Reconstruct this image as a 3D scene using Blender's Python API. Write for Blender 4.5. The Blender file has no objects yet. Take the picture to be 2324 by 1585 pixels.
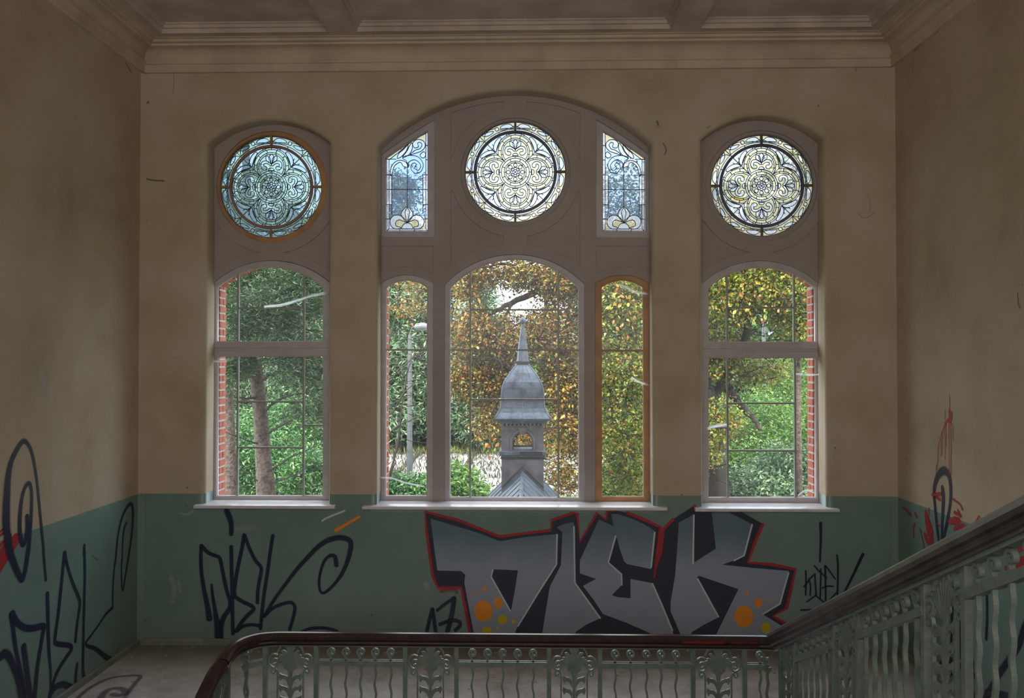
import bpy, math, random
import numpy as np
from mathutils import Vector, Matrix

random.seed(7)
RNG = np.random.default_rng(11)
SC = bpy.context.scene
COL = SC.collection
R = math.radians

# ------------------------------------------------------------------ camera, sky, sun, added fill light, exposure
F = 1800.0
CAM = Vector((0.0, -7.875, 2.825))
cd = bpy.data.cameras.new('camera')
cam = bpy.data.objects.new('camera', cd)
COL.objects.link(cam)
cam.location = CAM
cam.rotation_euler = (R(90 + 0.875), 0, R(1.305))
cd.sensor_width = 36.0
cd.lens = 36.0 * F / 2324.0
cd.clip_start = 0.05
cd.clip_end = 600
SC.camera = cam
SC.view_settings.view_transform = 'Standard'
SC.view_settings.look = 'None'
SC.view_settings.gamma = 1.0
SC.view_settings.use_curve_mapping = False
SC.view_settings.exposure = 0.45
SC.cycles.max_bounces = 8
SC.cycles.diffuse_bounces = 5
SC.cycles.transparent_max_bounces = 24
SC.cycles.caustics_reflective = False
SC.cycles.caustics_refractive = False
SC.cycles.sample_clamp_indirect = 4.0

world = bpy.data.worlds.new('sky')
SC.world = world
world.use_nodes = True
wn, wl = world.node_tree.nodes, world.node_tree.links
wn.clear()
wo = wn.new('ShaderNodeOutputWorld')
wb = wn.new('ShaderNodeBackground')
wt = wn.new('ShaderNodeTexCoord')
wz = wn.new('ShaderNodeTexNoise')
wz.inputs['Scale'].default_value = 3.2
wz.inputs['Detail'].default_value = 7
wr = wn.new('ShaderNodeValToRGB')
wr.color_ramp.elements[0].position = 0.36
wr.color_ramp.elements[0].color = (0.62, 0.76, 1.0, 1)
wr.color_ramp.elements[1].position = 0.56
wr.color_ramp.elements[1].color = (0.97, 0.98, 1.0, 1)
wl.new(wt.outputs['Generated'], wz.inputs['Vector'])
wl.new(wz.outputs['Fac'], wr.inputs['Fac'])
wl.new(wr.outputs['Color'], wb.inputs['Color'])
wb.inputs['Strength'].default_value = 3.3
wl.new(wb.outputs['Background'], wo.inputs['Surface'])

sl = bpy.data.lights.new('sun', 'SUN')
sl.energy = 5.0
sl.angle = R(4)
sl.color = (1.0, 0.95, 0.86)
so = bpy.data.objects.new('sun', sl)
COL.objects.link(so)
so.rotation_euler = (R(42), 0, R(-28))      # from behind the building, high, onto the trees

al = bpy.data.lights.new('interior_fill_light', 'AREA')  # unseen fill light added behind the camera to brighten the interior
al.shape = 'RECTANGLE'
al.size, al.size_y = 6.4, 2.6
al.energy = 126
al.color = (1.0, 0.965, 0.91)
ao = bpy.data.objects.new('interior_fill_light', al)
COL.objects.link(ao)
ao.location = (0.0, -10.6, 3.95)
ao.rotation_euler = (R(80), 0, 0)


# ------------------------------------------------------------------ projection helpers (pixels of the photo -> points in the room)
_M = cam.rotation_euler.to_matrix()


def ray(px, py):
    return _M @ Vector(((px - 1162.0) / F, (792.5 - py) / F, -1.0))


def on_y(px, py, y=0.0):
    d = ray(px, py)
    return CAM + d * ((y - CAM.y) / d.y)


def on_x(px, py, x):
    d = ray(px, py)
    return CAM + d * ((x - CAM.x) / d.x)


def on_z(px, py, z):
    d = ray(px, py)
    return CAM + d * ((z - CAM.z) / d.z)


def xz(px, py, y=0.0):
    p = on_y(px, py, y)
    return (p.x, p.z)


def at(px, py, dist):
    """point seen at (px, py) at the given distance (m) from the viewer's plane"""
    return on_y(px, py, CAM.y + dist)


# ------------------------------------------------------------------ materials
def nodes_of(name):
    m = bpy.data.materials.new(name)
    m.use_nodes = True
    n, l = m.node_tree.nodes, m.node_tree.links
    return m, n, l, n['Principled BSDF']


def ramp(n, stops):
    r = n.new('ShaderNodeValToRGB')
    e = r.color_ramp.elements
    while len(e) > 1:
        e.remove(e[-1])
    e[0].position, e[0].color = stops[0][0], (*stops[0][1], 1)
    for p, c in stops[1:]:
        q = e.new(p)
        q.color = (*c, 1)
    return r


def mat(name, col, rough=0.7, var=0.12, scale=6.0, bump=0.1, bscale=60.0, metal=0.0, col2=None, spec=0.5, bdist=0.004):
    m, n, l, b = nodes_of(name)
    g = n.new('ShaderNodeNewGeometry')
    t = n.new('ShaderNodeTexNoise')
    t.inputs['Scale'].default_value = scale
    t.inputs['Detail'].default_value = 5
    l.new(g.outputs['Position'], t.inputs['Vector'])
    c2 = col2 or tuple(c * (1 - 2.2 * var) for c in col)
    r = ramp(n, [(0.3, c2), (0.62, col)])
    l.new(t.outputs['Fac'], r.inputs['Fac'])
    l.new(r.outputs['Color'], b.inputs['Base Color'])
    b.inputs['Roughness'].default_value = rough
    b.inputs['Metallic'].default_value = metal
    b.inputs['Specular IOR Level'].default_value = spec
    if bump:
        t2 = n.new('ShaderNodeTexNoise')
        t2.inputs['Scale'].default_value = bscale
        t2.inputs['Detail'].default_value = 3
        l.new(g.outputs['Position'], t2.inputs['Vector'])
        bp = n.new('ShaderNodeBump')
        bp.inputs['Strength'].default_value = bump
        bp.inputs['Distance'].default_value = bdist
        l.new(t2.outputs['Fac'], bp.inputs['Height'])
        l.new(bp.outputs['Normal'], b.inputs['Normal'])
    return m


DADO_Z = None


def wall_material():
    """cream distemper above, green oil paint dado below (a real paint line at a fixed height), patches and specks of dirt"""
    m, n, l, b = nodes_of('painted_wall')
    g = n.new('ShaderNodeNewGeometry')
    s = n.new('ShaderNodeSeparateXYZ')
    l.new(g.outputs['Position'], s.inputs[0])
    lt = n.new('ShaderNodeMath')
    lt.operation = 'LESS_THAN'
    lt.inputs[1].default_value = DADO_Z
    l.new(s.outputs['Z'], lt.inputs[0])
    n1 = n.new('ShaderNodeTexNoise')
    n1.inputs['Scale'].default_value = 1.3
    n1.inputs['Detail'].default_value = 6
    n1.inputs['Roughness'].default_value = 0.62
    l.new(g.outputs['Position'], n1.inputs['Vector'])
    rc = ramp(n, [(0.28, (0.40, 0.32, 0.215)), (0.5, (0.50, 0.41, 0.295)), (0.72, (0.56, 0.48, 0.375))])
    rg = ramp(n, [(0.3, (0.16, 0.24, 0.21)), (0.7, (0.205, 0.3, 0.27))])
    l.new(n1.outputs['Fac'], rc.inputs['Fac'])
    l.new(n1.outputs['Fac'], rg.inputs['Fac'])
    mx = n.new('ShaderNodeMix')
    mx.data_type = 'RGBA'
    l.new(lt.outputs[0], mx.inputs['Factor'])
    l.new(rc.outputs['Color'], mx.inputs['A'])
    l.new(rg.outputs['Color'], mx.inputs['B'])
    # specks
    v = n.new('ShaderNodeTexVoronoi')
    v.inputs['Scale'].default_value = 3.1
    l.new(g.outputs['Position'], v.inputs['Vector'])
    ls = n.new('ShaderNodeMath')
    ls.operation = 'LESS_THAN'
    ls.inputs[1].default_value = 0.035
    l.new(v.outputs['Distance'], ls.inputs[0])
    mk = n.new('ShaderNodeMath')
    mk.operation = 'MULTIPLY'
    mk.inputs[1].default_value = 0.6
    l.new(ls.outputs[0], mk.inputs[0])
    m2 = n.new('ShaderNodeMix')
    m2.data_type = 'RGBA'
    l.new(mk.outputs[0], m2.inputs['Factor'])
    l.new(mx.outputs['Result'], m2.inputs['A'])
    m2.inputs['B'].default_value = (0.06, 0.05, 0.04, 1)
    l.new(m2.outputs['Result'], b.inputs['Base Color'])
    rr = n.new('ShaderNodeMapRange')
    rr.inputs['To Min'].default_value = 0.85
    rr.inputs['To Max'].default_value = 0.34
    l.new(lt.outputs[0], rr.inputs['Value'])
    l.new(rr.outputs[0], b.inputs['Roughness'])
    n2 = n.new('ShaderNodeTexNoise')
    n2.inputs['Scale'].default_value = 9
    n2.inputs['Detail'].default_value = 6
    l.new(g.outputs['Position'], n2.inputs['Vector'])
    bp = n.new('ShaderNodeBump')
    bp.inputs['Strength'].default_value = 0.18
    bp.inputs['Distance'].default_value = 0.008
    l.new(n2.outputs['Fac'], bp.inputs['Height'])
    l.new(bp.outputs['Normal'], b.inputs['Normal'])
    return m


def leaf_mat(name, stops, rough=0.45, trans=0.35):
    m, n, l, b = nodes_of(name)
    g = n.new('ShaderNodeNewGeometry')
    r = ramp(n, stops)
    l.new(g.outputs['Random Per Island'], r.inputs['Fac'])
    l.new(r.outputs['Color'], b.inputs['Base Color'])
    b.inputs['Roughness'].default_value = rough
    t = n.new('ShaderNodeBsdfTranslucent')
    l.new(r.outputs['Color'], t.inputs['Color'])
    mx = n.new('ShaderNodeMixShader')
    mx.inputs[0].default_value = trans
    l.new(b.outputs[0], mx.inputs[1])
    l.new(t.outputs[0], mx.inputs[2])
    l.new(mx.outputs[0], n['Material Output'].inputs['Surface'])
    return m


def glass_mat(name, tint, clear=0.9, body=(0.8, 0.82, 0.85), gloss=0.05, tex=0.0, scale=120, stripes=False):
    """window glass: straight-through part, scattering part (dust or ripple) and a weak mirror part"""
    m, n, l, b = nodes_of(name)
    n.remove(b)
    tr = n.new('ShaderNodeBsdfTransparent')
    tr.inputs['Color'].default_value = (*tint, 1)
    tl = n.new('ShaderNodeBsdfTranslucent')
    gl = n.new('ShaderNodeBsdfGlossy')
    gl.inputs['Roughness'].default_value = 0.08
    gl.inputs['Color'].default_value = (1, 1, 1, 1)
    g = n.new('ShaderNodeNewGeometry')
    t = n.new('ShaderNodeTexNoise')
    t.inputs['Scale'].default_value = scale
    l.new(g.outputs['Position'], t.inputs['Vector'])
    r = ramp(n, [(0.35, tuple(c * (1 - tex) for c in body)), (0.65, body)])
    l.new(t.outputs['Fac'], r.inputs['Fac'])
    l.new(r.outputs['Color'], tl.inputs['Color'])
    m1 = n.new('ShaderNodeMixShader')
    m1.inputs[0].default_value = 1 - clear
    l.new(tr.outputs[0], m1.inputs[1])
    l.new(tl.outputs[0], m1.inputs[2])
    m2 = n.new('ShaderNodeMixShader')
    m2.inputs[0].default_value = gloss
    l.new(m1.outputs[0], m2.inputs[1])
    l.new(gl.outputs[0], m2.inputs[2])
    l.new(m2.outputs[0], n['Material Output'].inputs['Surface'])
    return m


def spray_mat(name, col, strength=1.0, rough=0.4):
    m, n, l, b = nodes_of(name)
    b.inputs['Base Color'].default_value = (*col, 1)
    b.inputs['Roughness'].default_value = rough
    a = n.new('ShaderNodeAttribute')
    a.attribute_name = 'cover'
    mu = n.new('ShaderNodeMath')
    mu.operation = 'MULTIPLY'
    mu.inputs[1].default_value = strength
    l.new(a.outputs['Fac'], mu.inputs[0])
    l.new(mu.outputs[0], b.inputs['Alpha'])
    return m


# ------------------------------------------------------------------ object helpers
def tag(o, label=None, category=None, group=None, kind=None):
    for k, v in (('label', label), ('category', category), ('group', group), ('kind', kind)):
        if v:
            o[k] = v
    return o


def empty(name, loc=(0, 0, 0)):
    o = bpy.data.objects.new(name, None)
    o.empty_display_size = 0.1
    COL.objects.link(o)
    o.location = loc
    return o


def obj(name, me, m=None, parent=None):
    o = bpy.data.objects.new(name, me)
    COL.objects.link(o)
    if m is not None:
        if isinstance(me, bpy.types.Mesh) and not me.materials:
            me.materials.append(m)
        elif me.materials and me.materials[0] is not m:
            me.materials[0] = m
    if parent is not None:
        o.parent = parent
        if parent.type == 'EMPTY' or parent.location.length > 0:
            o.matrix_parent_inverse = Matrix.Translation(-(world_loc(parent)))
    return o


def world_loc(o):
    v = Vector((0, 0, 0))
    if o.parent is not None:
        # children are built in world coordinates: their own location is zero
        return v if o.type != 'EMPTY' else o.location.copy()
    return o.location.copy()


def mesh(name, verts, faces, smooth=False):
    me = bpy.data.meshes.new(name)
    me.from_pydata([tuple(v) for v in verts], [], faces)
    if smooth:
        me.polygons.foreach_set('use_smooth', [True] * len(me.polygons))
    me.update()
    return me


class MB:
    def __init__(s):
        s.v, s.f = [], []

    def box(s, a, b):
        x0, y0, z0 = a
        x1, y1, z1 = b
        k = len(s.v)
        s.v += [(x0, y0, z0), (x1, y0, z0), (x1, y1, z0), (x0, y1, z0), (x0, y0, z1), (x1, y0, z1), (x1, y1, z1), (x0, y1, z1)]
        s.f += [(k, k + 3, k + 2, k + 1), (k + 4, k + 5, k + 6, k + 7), (k, k + 1, k + 5, k + 4), (k + 1, k + 2, k + 6, k + 5),
                (k + 2, k + 3, k + 7, k + 6), (k + 3, k, k + 4, k + 7)]
        return s

    def tube(s, pts, rad, n=8, cap=True):
        pts = [Vector(p) for p in pts]
        if not hasattr(rad, '__len__'):
            rad = [rad] * len(pts)
        k0 = len(s.v)
        prev = None
        for i, p in enumerate(pts):
            t = (pts[min(i + 1, len(pts) - 1)] - pts[max(i - 1, 0)]).normalized()
            if prev is None:
                a = Vector((0, 0, 1)) if abs(t.z) < 0.9 else Vector((1, 0, 0))
                u = t.cross(a).normalized()
            else:
                u = (prev - t * prev.dot(t)).normalized()
            prev = u
            w = t.cross(u)
            for j in range(n):
                q = 2 * math.pi * j / n
                s.v.append(tuple(p + (u * math.cos(q) + w * math.sin(q)) * rad[i]))
        for i in range(len(pts) - 1):
            for j in range(n):
                a = k0 + i * n + j
                b = k0 + i * n + (j + 1) % n
                s.f.append((a, b, b + n, a + n))
        if cap:
            s.f.append(tuple(k0 + j for j in range(n))[::-1])
            e = k0 + (len(pts) - 1) * n
            s.f.append(tuple(e + j for j in range(n)))
        return s

    def lathe(s, prof, c, n=16, sides=None):
        """profile of (radius, z) turned about the vertical through c"""
        k0 = len(s.v)
        off = math.pi / n if sides else 0
        for r_, z in prof:
            for j in range(n):
                q = 2 * math.pi * j / n + off
                s.v.append((c[0] + r_ * math.cos(q), c[1] + r_ * math.sin(q), z))
        for i in range(len(prof) - 1):
            for j in range(n):
                a = k0 + i * n + j
                b = k0 + i * n + (j + 1) % n
                s.f.append((a, b, b + n, a + n))
        s.f.append(tuple(k0 + j for j in range(n))[::-1])
        e = k0 + (len(prof) - 1) * n
        s.f.append(tuple(e + j for j in range(n)))
        return s

    def build(s, name, m=None, parent=None, smooth=False):
        return obj(name, mesh(name, s.v, s.f, smooth), m, parent)


def plate_mesh(name, loops, depth, bevel=0.0, res=2, frame=None):
    """filled outline(s) with holes in the local XY plane, given depth about z = 0, edges rounded outward by bevel"""
    cu = bpy.data.curves.new(name, 'CURVE')
    cu.dimensions = '2D'
    cu.fill_mode = 'BOTH'
    cu.extrude = max(depth / 2 - bevel, 0.0)
    cu.bevel_depth = bevel
    cu.bevel_resolution = res
    for lp in loops:
        sp = cu.splines.new('POLY')
        sp.points.add(len(lp) - 1)
        for i, (x, y) in enumerate(lp):
            sp.points[i].co = (x, y, 0, 1)
        sp.use_cyclic_u = True
    ob = bpy.data.objects.new(name + '_curve', cu)
    me = bpy.data.meshes.new_from_object(ob)
    bpy.data.objects.remove(ob)
    bpy.data.curves.remove(cu)
    me.name = name
    me.materials.clear()
    if frame is not None:
        me.transform(frame)
    me.update()
    return me


def wall_frame(yc):
    """local x -> X, local y -> Z, local z -> -Y, centred at depth yc"""
    return Matrix(((1, 0, 0, 0), (0, 0, -1, yc), (0, 1, 0, 0), (0, 0, 0, 1)))


def plate(name, loops, y0, y1, m, parent=None, bevel=0.0, res=2, smooth=False):
    me = plate_mesh(name, loops, y1 - y0, bevel, res, wall_frame((y0 + y1) / 2))
    o = obj(name, me, m, parent)
    if smooth:
        me.polygons.foreach_set('use_smooth', [True] * len(me.polygons))
    return o


def arch(x0, x1, zb, zs, za, n=28):
    """closed outline: rectangle with a segmental arch on top, counter-clockwise"""
    c = (x1 - x0) / 2
    h = za - zs
    r = (c * c + h * h) / (2 * h)
    cx, cz = (x0 + x1) / 2, za - r
    a0 = math.atan2(zs - cz, c)
    pts = [(x0, zb), (x1, zb)]
    for i in range(n + 1):
        a = a0 + (math.pi - 2 * a0) * i / n
        pts.append((cx + r * math.cos(a), cz + r * math.sin(a)))
    return pts


def arch_px(x0, x1, yb, ys, ya, y=0.0, n=28):
    a, b = xz(x0, yb, y), xz(x1, yb, y)
    zs = (xz(x0, ys, y)[1] + xz(x1, ys, y)[1]) / 2
    za = xz((x0 + x1) / 2, ya, y)[1]
    return arch(a[0], b[0], (a[1] + b[1]) / 2, zs, za, n)


def circle(cx, cz, r, n=64, a0=0.0, a1=2 * math.pi):
    return [(cx + r * math.cos(a0 + (a1 - a0) * i / n), cz + r * math.sin(a0 + (a1 - a0) * i / n)) for i in range(n)]


def clip(poly, axis, val, keep_less):
    out = []
    n = len(poly)
    for i in range(n):
        p, q = poly[i], poly[(i + 1) % n]
        ip = (p[axis] <= val) if keep_less else (p[axis] >= val)
        iq = (q[axis] <= val) if keep_less else (q[axis] >= val)
        if ip:
            out.append(p)
        if ip != iq:
            t = (val - p[axis]) / (q[axis] - p[axis])
            out.append((p[0] + t * (q[0] - p[0]), p[1] + t * (q[1] - p[1])))
    return out


def cliprect(poly, x0, x1, z0, z1):
    for ax, v, less in ((0, x0, False), (0, x1, True), (1, z0, False), (1, z1, True)):
        poly = clip(poly, ax, v, less)
        if len(poly) < 3:
            return []
    return poly


def slab(name, poly, y0, y1, m, parent):
    """flat piece of outline poly (x, z) between depths y0 and y1"""
    n = len(poly)
    v = [(x, y0, z) for x, z in poly] + [(x, y1, z) for x, z in poly]
    f = [tuple(range(n)), tuple(range(n, 2 * n))[::-1]] + [(i, i + n, (i + 1) % n + n, (i + 1) % n) for i in range(n)]
    return obj(name, mesh(name, v, f), m, parent)


def smooth_path(pts, k=6, closed=False):
    """Catmull-Rom through points of any dimension"""
    P = [np.array(p, float) for p in pts]
    if len(P) < 3:
        return [tuple(p) for p in P]
    out = []
    n = len(P)
    rng = range(n) if closed else range(n - 1)
    for i in rng:
        p1, p2 = P[i], P[(i + 1) % n]
        p0 = P[(i - 1) % n] if closed or i > 0 else 2 * p1 - p2
        p3 = P[(i + 2) % n] if closed or i + 2 < n else 2 * p2 - p1
        for j in range(k):
            t = j / k
            out.append(tuple(0.5 * ((2 * p1) + (-p0 + p2) * t + (2 * p0 - 5 * p1 + 4 * p2 - p3) * t * t + (-p0 + 3 * p1 - 3 * p2 + p3) * t ** 3)))
    if not closed:
        out.append(tuple(P[-1]))
    return out


def offset_strip(path, w):
    """left and right offsets of a 2D path by w/2 (w may be a list)"""
    n = len(path)
    L, Rr = [], []
    for i in range(n):
        a, b = np.array(path[max(i - 1, 0)]), np.array(path[min(i + 1, n - 1)])
        t = b - a
        t = t / (np.linalg.norm(t) + 1e-9)
        nn = np.array((-t[1], t[0]))
        ww = (w[i] if hasattr(w, '__len__') else w) / 2
        p = np.array(path[i])
        L.append(tuple(p + nn * ww))
        Rr.append(tuple(p - nn * ww))
    return L, Rr


def strap(b, path, thick, depth, fr):
    """flat bar bent along a 2D path: thickness in the plane, depth across it; fr maps (u, v, w) to the world"""
    L, Rr = offset_strip(path, thick)
    k = len(b.v)
    n = len(path)
    for i in range(n):
        for (p, w) in ((L[i], -depth / 2), (Rr[i], -depth / 2), (Rr[i], depth / 2), (L[i], depth / 2)):
            b.v.append(tuple(fr(p[0], p[1], w)))
    for i in range(n - 1):
        for j in range(4):
            a = k + i * 4 + j
            c = k + i * 4 + (j + 1) % 4
            b.f.append((a, c, c + 4, a + 4))
    b.f.append((k, k + 3, k + 2, k + 1))
    e = k + (n - 1) * 4
    b.f.append((e, e + 1, e + 2, e + 3))
    return b


def prism(b, poly, d0, d1, fr):
    n = len(poly)
    k = len(b.v)
    for w in (d0, d1):
        for p in poly:
            b.v.append(tuple(fr(p[0], p[1], w)))
    b.f.append(tuple(range(k, k + n)))
    b.f.append(tuple(range(k + n, k + 2 * n))[::-1])
    for i in range(n):
        j = (i + 1) % n
        b.f.append((k + i, k + i + n, k + j + n, k + j))
    return b


def sweep(b, path, prof, close_ends=True):
    """closed profile of (side, up) swept along a 3D path, kept upright"""
    P = [Vector(p) for p in path]
    k = len(b.v)
    n, m_ = len(P), len(prof)
    for i in range(n):
        t0 = (P[i] - P[i - 1]).normalized() if i else (P[1] - P[0]).normalized()
        t1 = (P[i + 1] - P[i]).normalized() if i < n - 1 else t0
        t = (t0 + t1).normalized()
        side = t.cross(Vector((0, 0, 1))).normalized()
        up = side.cross(t).normalized()
        h0, h1 = Vector((t0.x, t0.y, 0)).normalized(), Vector((t1.x, t1.y, 0)).normalized()
        c = max(0.35, math.sqrt(max(0.0, (1 + h0.dot(h1)) / 2)))
        for (s_, u_) in prof:
            b.v.append(tuple(P[i] + side * (s_ / c) + up * u_))
    for i in range(n - 1):
        for j in range(m_):
            a = k + i * m_ + j
            c = k + i * m_ + (j + 1) % m_
            b.f.append((a, c, c + m_, a + m_))
    if close_ends:
        b.f.append(tuple(range(k, k + m_))[::-1])
        b.f.append(tuple(range(k + (n - 1) * m_, k + n * m_)))
    return b


# ------------------------------------------------------------------ room sizes from the picture
XL = on_y(320, 820).x
XR = on_y(2031, 820).x
DADO_Z = (on_y(318, 1121).z + on_y(2037, 1127).z) / 2
CORN = 5.72
BEAM = 6.0
COFF = 6.07
YB = -11.5
RAIL_Y = -2.575

M_wall = wall_material()
M_trim = mat('plaster_trim', (0.60, 0.50, 0.37), 0.8, 0.1, 3.0, 0.12, 30)
M_infill = mat('grey_plaster', (0.385, 0.33, 0.305), 0.6, 0.06, 2.0, 0.1, 40)
M_frame = mat('grey_painted_wood', (0.52, 0.47, 0.48), 0.42, 0.06, 8.0, 0.08, 80)
M_brown = mat('bare_wood', (0.52, 0.27, 0.12), 0.5, 0.12, 7.0, 0.1, 90)
M_bar = mat('grey_steel_bar', (0.33, 0.34, 0.33), 0.4, 0.05, 20, 0.0)
M_barbrown = mat('brown_bar', (0.36, 0.2, 0.13), 0.45, 0.05, 20, 0.0)
M_sill = mat('white_sill', (0.74, 0.72, 0.74), 0.25, 0.06, 9.0, 0.05, 60)
M_lead = mat('lead_came', (0.10, 0.105, 0.11), 0.45, 0.05, 20, 0.0)
M_iron = mat('green_painted_iron', (0.215, 0.275, 0.25), 0.3, 0.12, 18.0, 0.25, 140, bdist=0.002, spec=0.6)
M_rail = mat('dark_varnished_wood', (0.045, 0.025, 0.026), 0.2, 0.15, 10.0, 0.05, 120, col2=(0.028, 0.016, 0.018), spec=0.6)
M_rail2 = mat('worn_grey_brown_wood', (0.12, 0.10, 0.092), 0.28, 0.15, 10.0, 0.12, 120, col2=(0.055, 0.045, 0.042), spec=0.6)
M_clear = glass_mat('clear_pane', (0.97, 0.985, 0.98), 0.988, gloss=0.006)
M_brick = mat('red_brick', (0.50, 0.13, 0.075), 0.8, 0.1, 30, 0.3, 90)
M_mortar = mat('pale_mortar', (0.55, 0.5, 0.46), 0.9, 0.1, 20, 0.2, 90)


def floor_material():
    m, n, l, b = nodes_of('dusty_terrazzo')
    g = n.new('ShaderNodeNewGeometry')
    t = n.new('ShaderNodeTexNoise')
    t.inputs['Scale'].default_value = 2.2
    t.inputs['Detail'].default_value = 9
    t.inputs['Roughness'].default_value = 0.7
    l.new(g.outputs['Position'], t.inputs['Vector'])
    r = ramp(n, [(0.33, (0.40, 0.35, 0.32)), (0.5, (0.60, 0.56, 0.54)), (0.68, (0.78, 0.75, 0.74))])
    l.new(t.outputs['Fac'], r.inputs['Fac'])
    v = n.new('ShaderNodeTexVoronoi')
    v.inputs['Scale'].default_value = 30
    l.new(g.outputs['Position'], v.inputs['Vector'])
    c = n.new('ShaderNodeMath')
    c.operation = 'LESS_THAN'
    c.inputs[1].default_value = 0.16
    l.new(v.outputs['Distance'], c.inputs[0])
    c2 = n.new('ShaderNodeMath')
    c2.operation = 'MULTIPLY'
    c2.inputs[1].default_value = 0.35
    l.new(c.outputs[0], c2.inputs[0])
    mx = n.new('ShaderNodeMix')
    mx.data_type = 'RGBA'
    l.new(c2.outputs[0], mx.inputs['Factor'])
    l.new(r.outputs['Color'], mx.inputs['A'])
    mx.inputs['B'].default_value = (0.12, 0.1, 0.09, 1)
    sx = n.new('ShaderNodeSeparateXYZ')                 # floor colour darkened to brown along the window wall, standing in for shade
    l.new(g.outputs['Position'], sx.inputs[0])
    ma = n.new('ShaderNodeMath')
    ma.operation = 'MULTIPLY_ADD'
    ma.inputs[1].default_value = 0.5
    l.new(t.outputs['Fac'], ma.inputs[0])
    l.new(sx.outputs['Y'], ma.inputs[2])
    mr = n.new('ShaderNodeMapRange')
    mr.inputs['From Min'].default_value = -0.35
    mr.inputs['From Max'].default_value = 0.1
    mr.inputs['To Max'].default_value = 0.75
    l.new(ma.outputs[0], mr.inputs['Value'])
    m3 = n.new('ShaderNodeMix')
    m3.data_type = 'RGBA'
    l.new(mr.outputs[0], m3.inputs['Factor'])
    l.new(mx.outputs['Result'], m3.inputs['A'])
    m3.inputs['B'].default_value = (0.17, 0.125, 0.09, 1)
    l.new(m3.outputs['Result'], b.inputs['Base Color'])
    b.inputs['Roughness'].default_value = 0.4
    bp = n.new('ShaderNodeBump')
    bp.inputs['Strength'].default_value = 0.4
    bp.inputs['Distance'].default_value = 0.01
    t2 = n.new('ShaderNodeTexNoise')
    t2.inputs['Scale'].default_value = 26
    t2.inputs['Detail'].default_value = 6
    l.new(g.outputs['Position'], t2.inputs['Vector'])
    l.new(t2.outputs['Fac'], bp.inputs['Height'])
    l.new(bp.outputs['Normal'], b.inputs['Normal'])
    return m


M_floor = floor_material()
M_step = mat('stone_step', (0.32, 0.29, 0.27), 0.6, 0.15, 5, 0.2, 50)
M_skirt = mat('stone_skirting', (0.26, 0.28, 0.24), 0.55, 0.15, 8, 0.2, 60)

# ------------------------------------------------------------------ the room shell
# openings in the window wall (pixels of the rim on the inner face)
BAYS = [
    dict(rim=(452, 757, 1147, 318, 258)),
    dict(rim=(842, 1495, 1150, 322, 190)),
    dict(rim=(1583, 1890, 1153, 310, 248)),
]
wall_loops = [[(XL - 0.3, -3.2), (XR + 0.3, -3.2), (XR + 0.3, 6.5), (XL - 0.3, 6.5)]]
for b_ in BAYS:
    x0, x1, yb, ys, ya = b_['rim']
    b_['loop'] = arch_px(x0, x1, yb + 14, ys, ya, 0.0, 40)
    wall_loops.append(b_['loop'])
BV = 0.055
o = plate('wall_back', wall_loops, 0.0, 0.36, M_wall, None, BV, 5, smooth=False)
tag(o, kind='structure')
me = o.data
me.polygons.foreach_set('use_smooth', [abs(p.normal.y) < 0.995 for p in me.polygons])

def wall_box(name, a, b, m=M_wall):
    o = MB().box(a, b).build(name, m)
    tag(o, kind='structure')
    return o

wall_box('wall_left', (XL - 0.3, YB, -3.2), (XL, 0.0, 6.5))
wall_box('wall_right', (XR, YB, -3.2), (XR + 0.3, 0.0, 6.5))
wall_box('wall_rear', (XL - 0.3, YB - 0.3, -3.2), (XR + 0.3, YB, 6.5))
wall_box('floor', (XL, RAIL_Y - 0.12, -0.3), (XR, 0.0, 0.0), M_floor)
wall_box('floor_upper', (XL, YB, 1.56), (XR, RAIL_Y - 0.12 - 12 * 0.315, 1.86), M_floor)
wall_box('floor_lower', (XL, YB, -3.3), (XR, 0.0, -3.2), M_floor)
for nm, x in (('wall_corner_left', XL), ('wall_corner_right', XR)):
    s_ = 1 if x < 0 else -1
    b_ = MB()
    prism(b_, [(0, 0), (0.045 * s_, 0), (0, -0.045)], 0.0, CORN, lambda u, v, w, x=x: Vector((x + u, v, w)))
    tag(b_.build(nm, M_wall), kind='structure')

# skirting along the back and side walls
sk = [(0.0, 0.0), (0.022, 0.0), (0.022, 0.05), (0.012, 0.062), (0.0, 0.062)]
b_ = MB(); prism(b_, [(d, z) for d, z in sk], XL, XR, lambda u, v, w: Vector((w, -u, v)))
tag(b_.build('baseboard_back', M_skirt), kind='structure')
b_ = MB(); prism(b_, [(d, z) for d, z in sk], RAIL_Y - 0.12, -0.022, lambda u, v, w: Vector((XL + u, w, v)))
tag(b_.build('baseboard_left', M_skirt), kind='structure')
b_ = MB(); prism(b_, [(d, z) for d, z in sk], RAIL_Y - 0.12, -0.022, lambda u, v, w: Vector((XR - u, w, v)))
tag(b_.build('baseboard_right', M_skirt), kind='structure')

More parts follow.
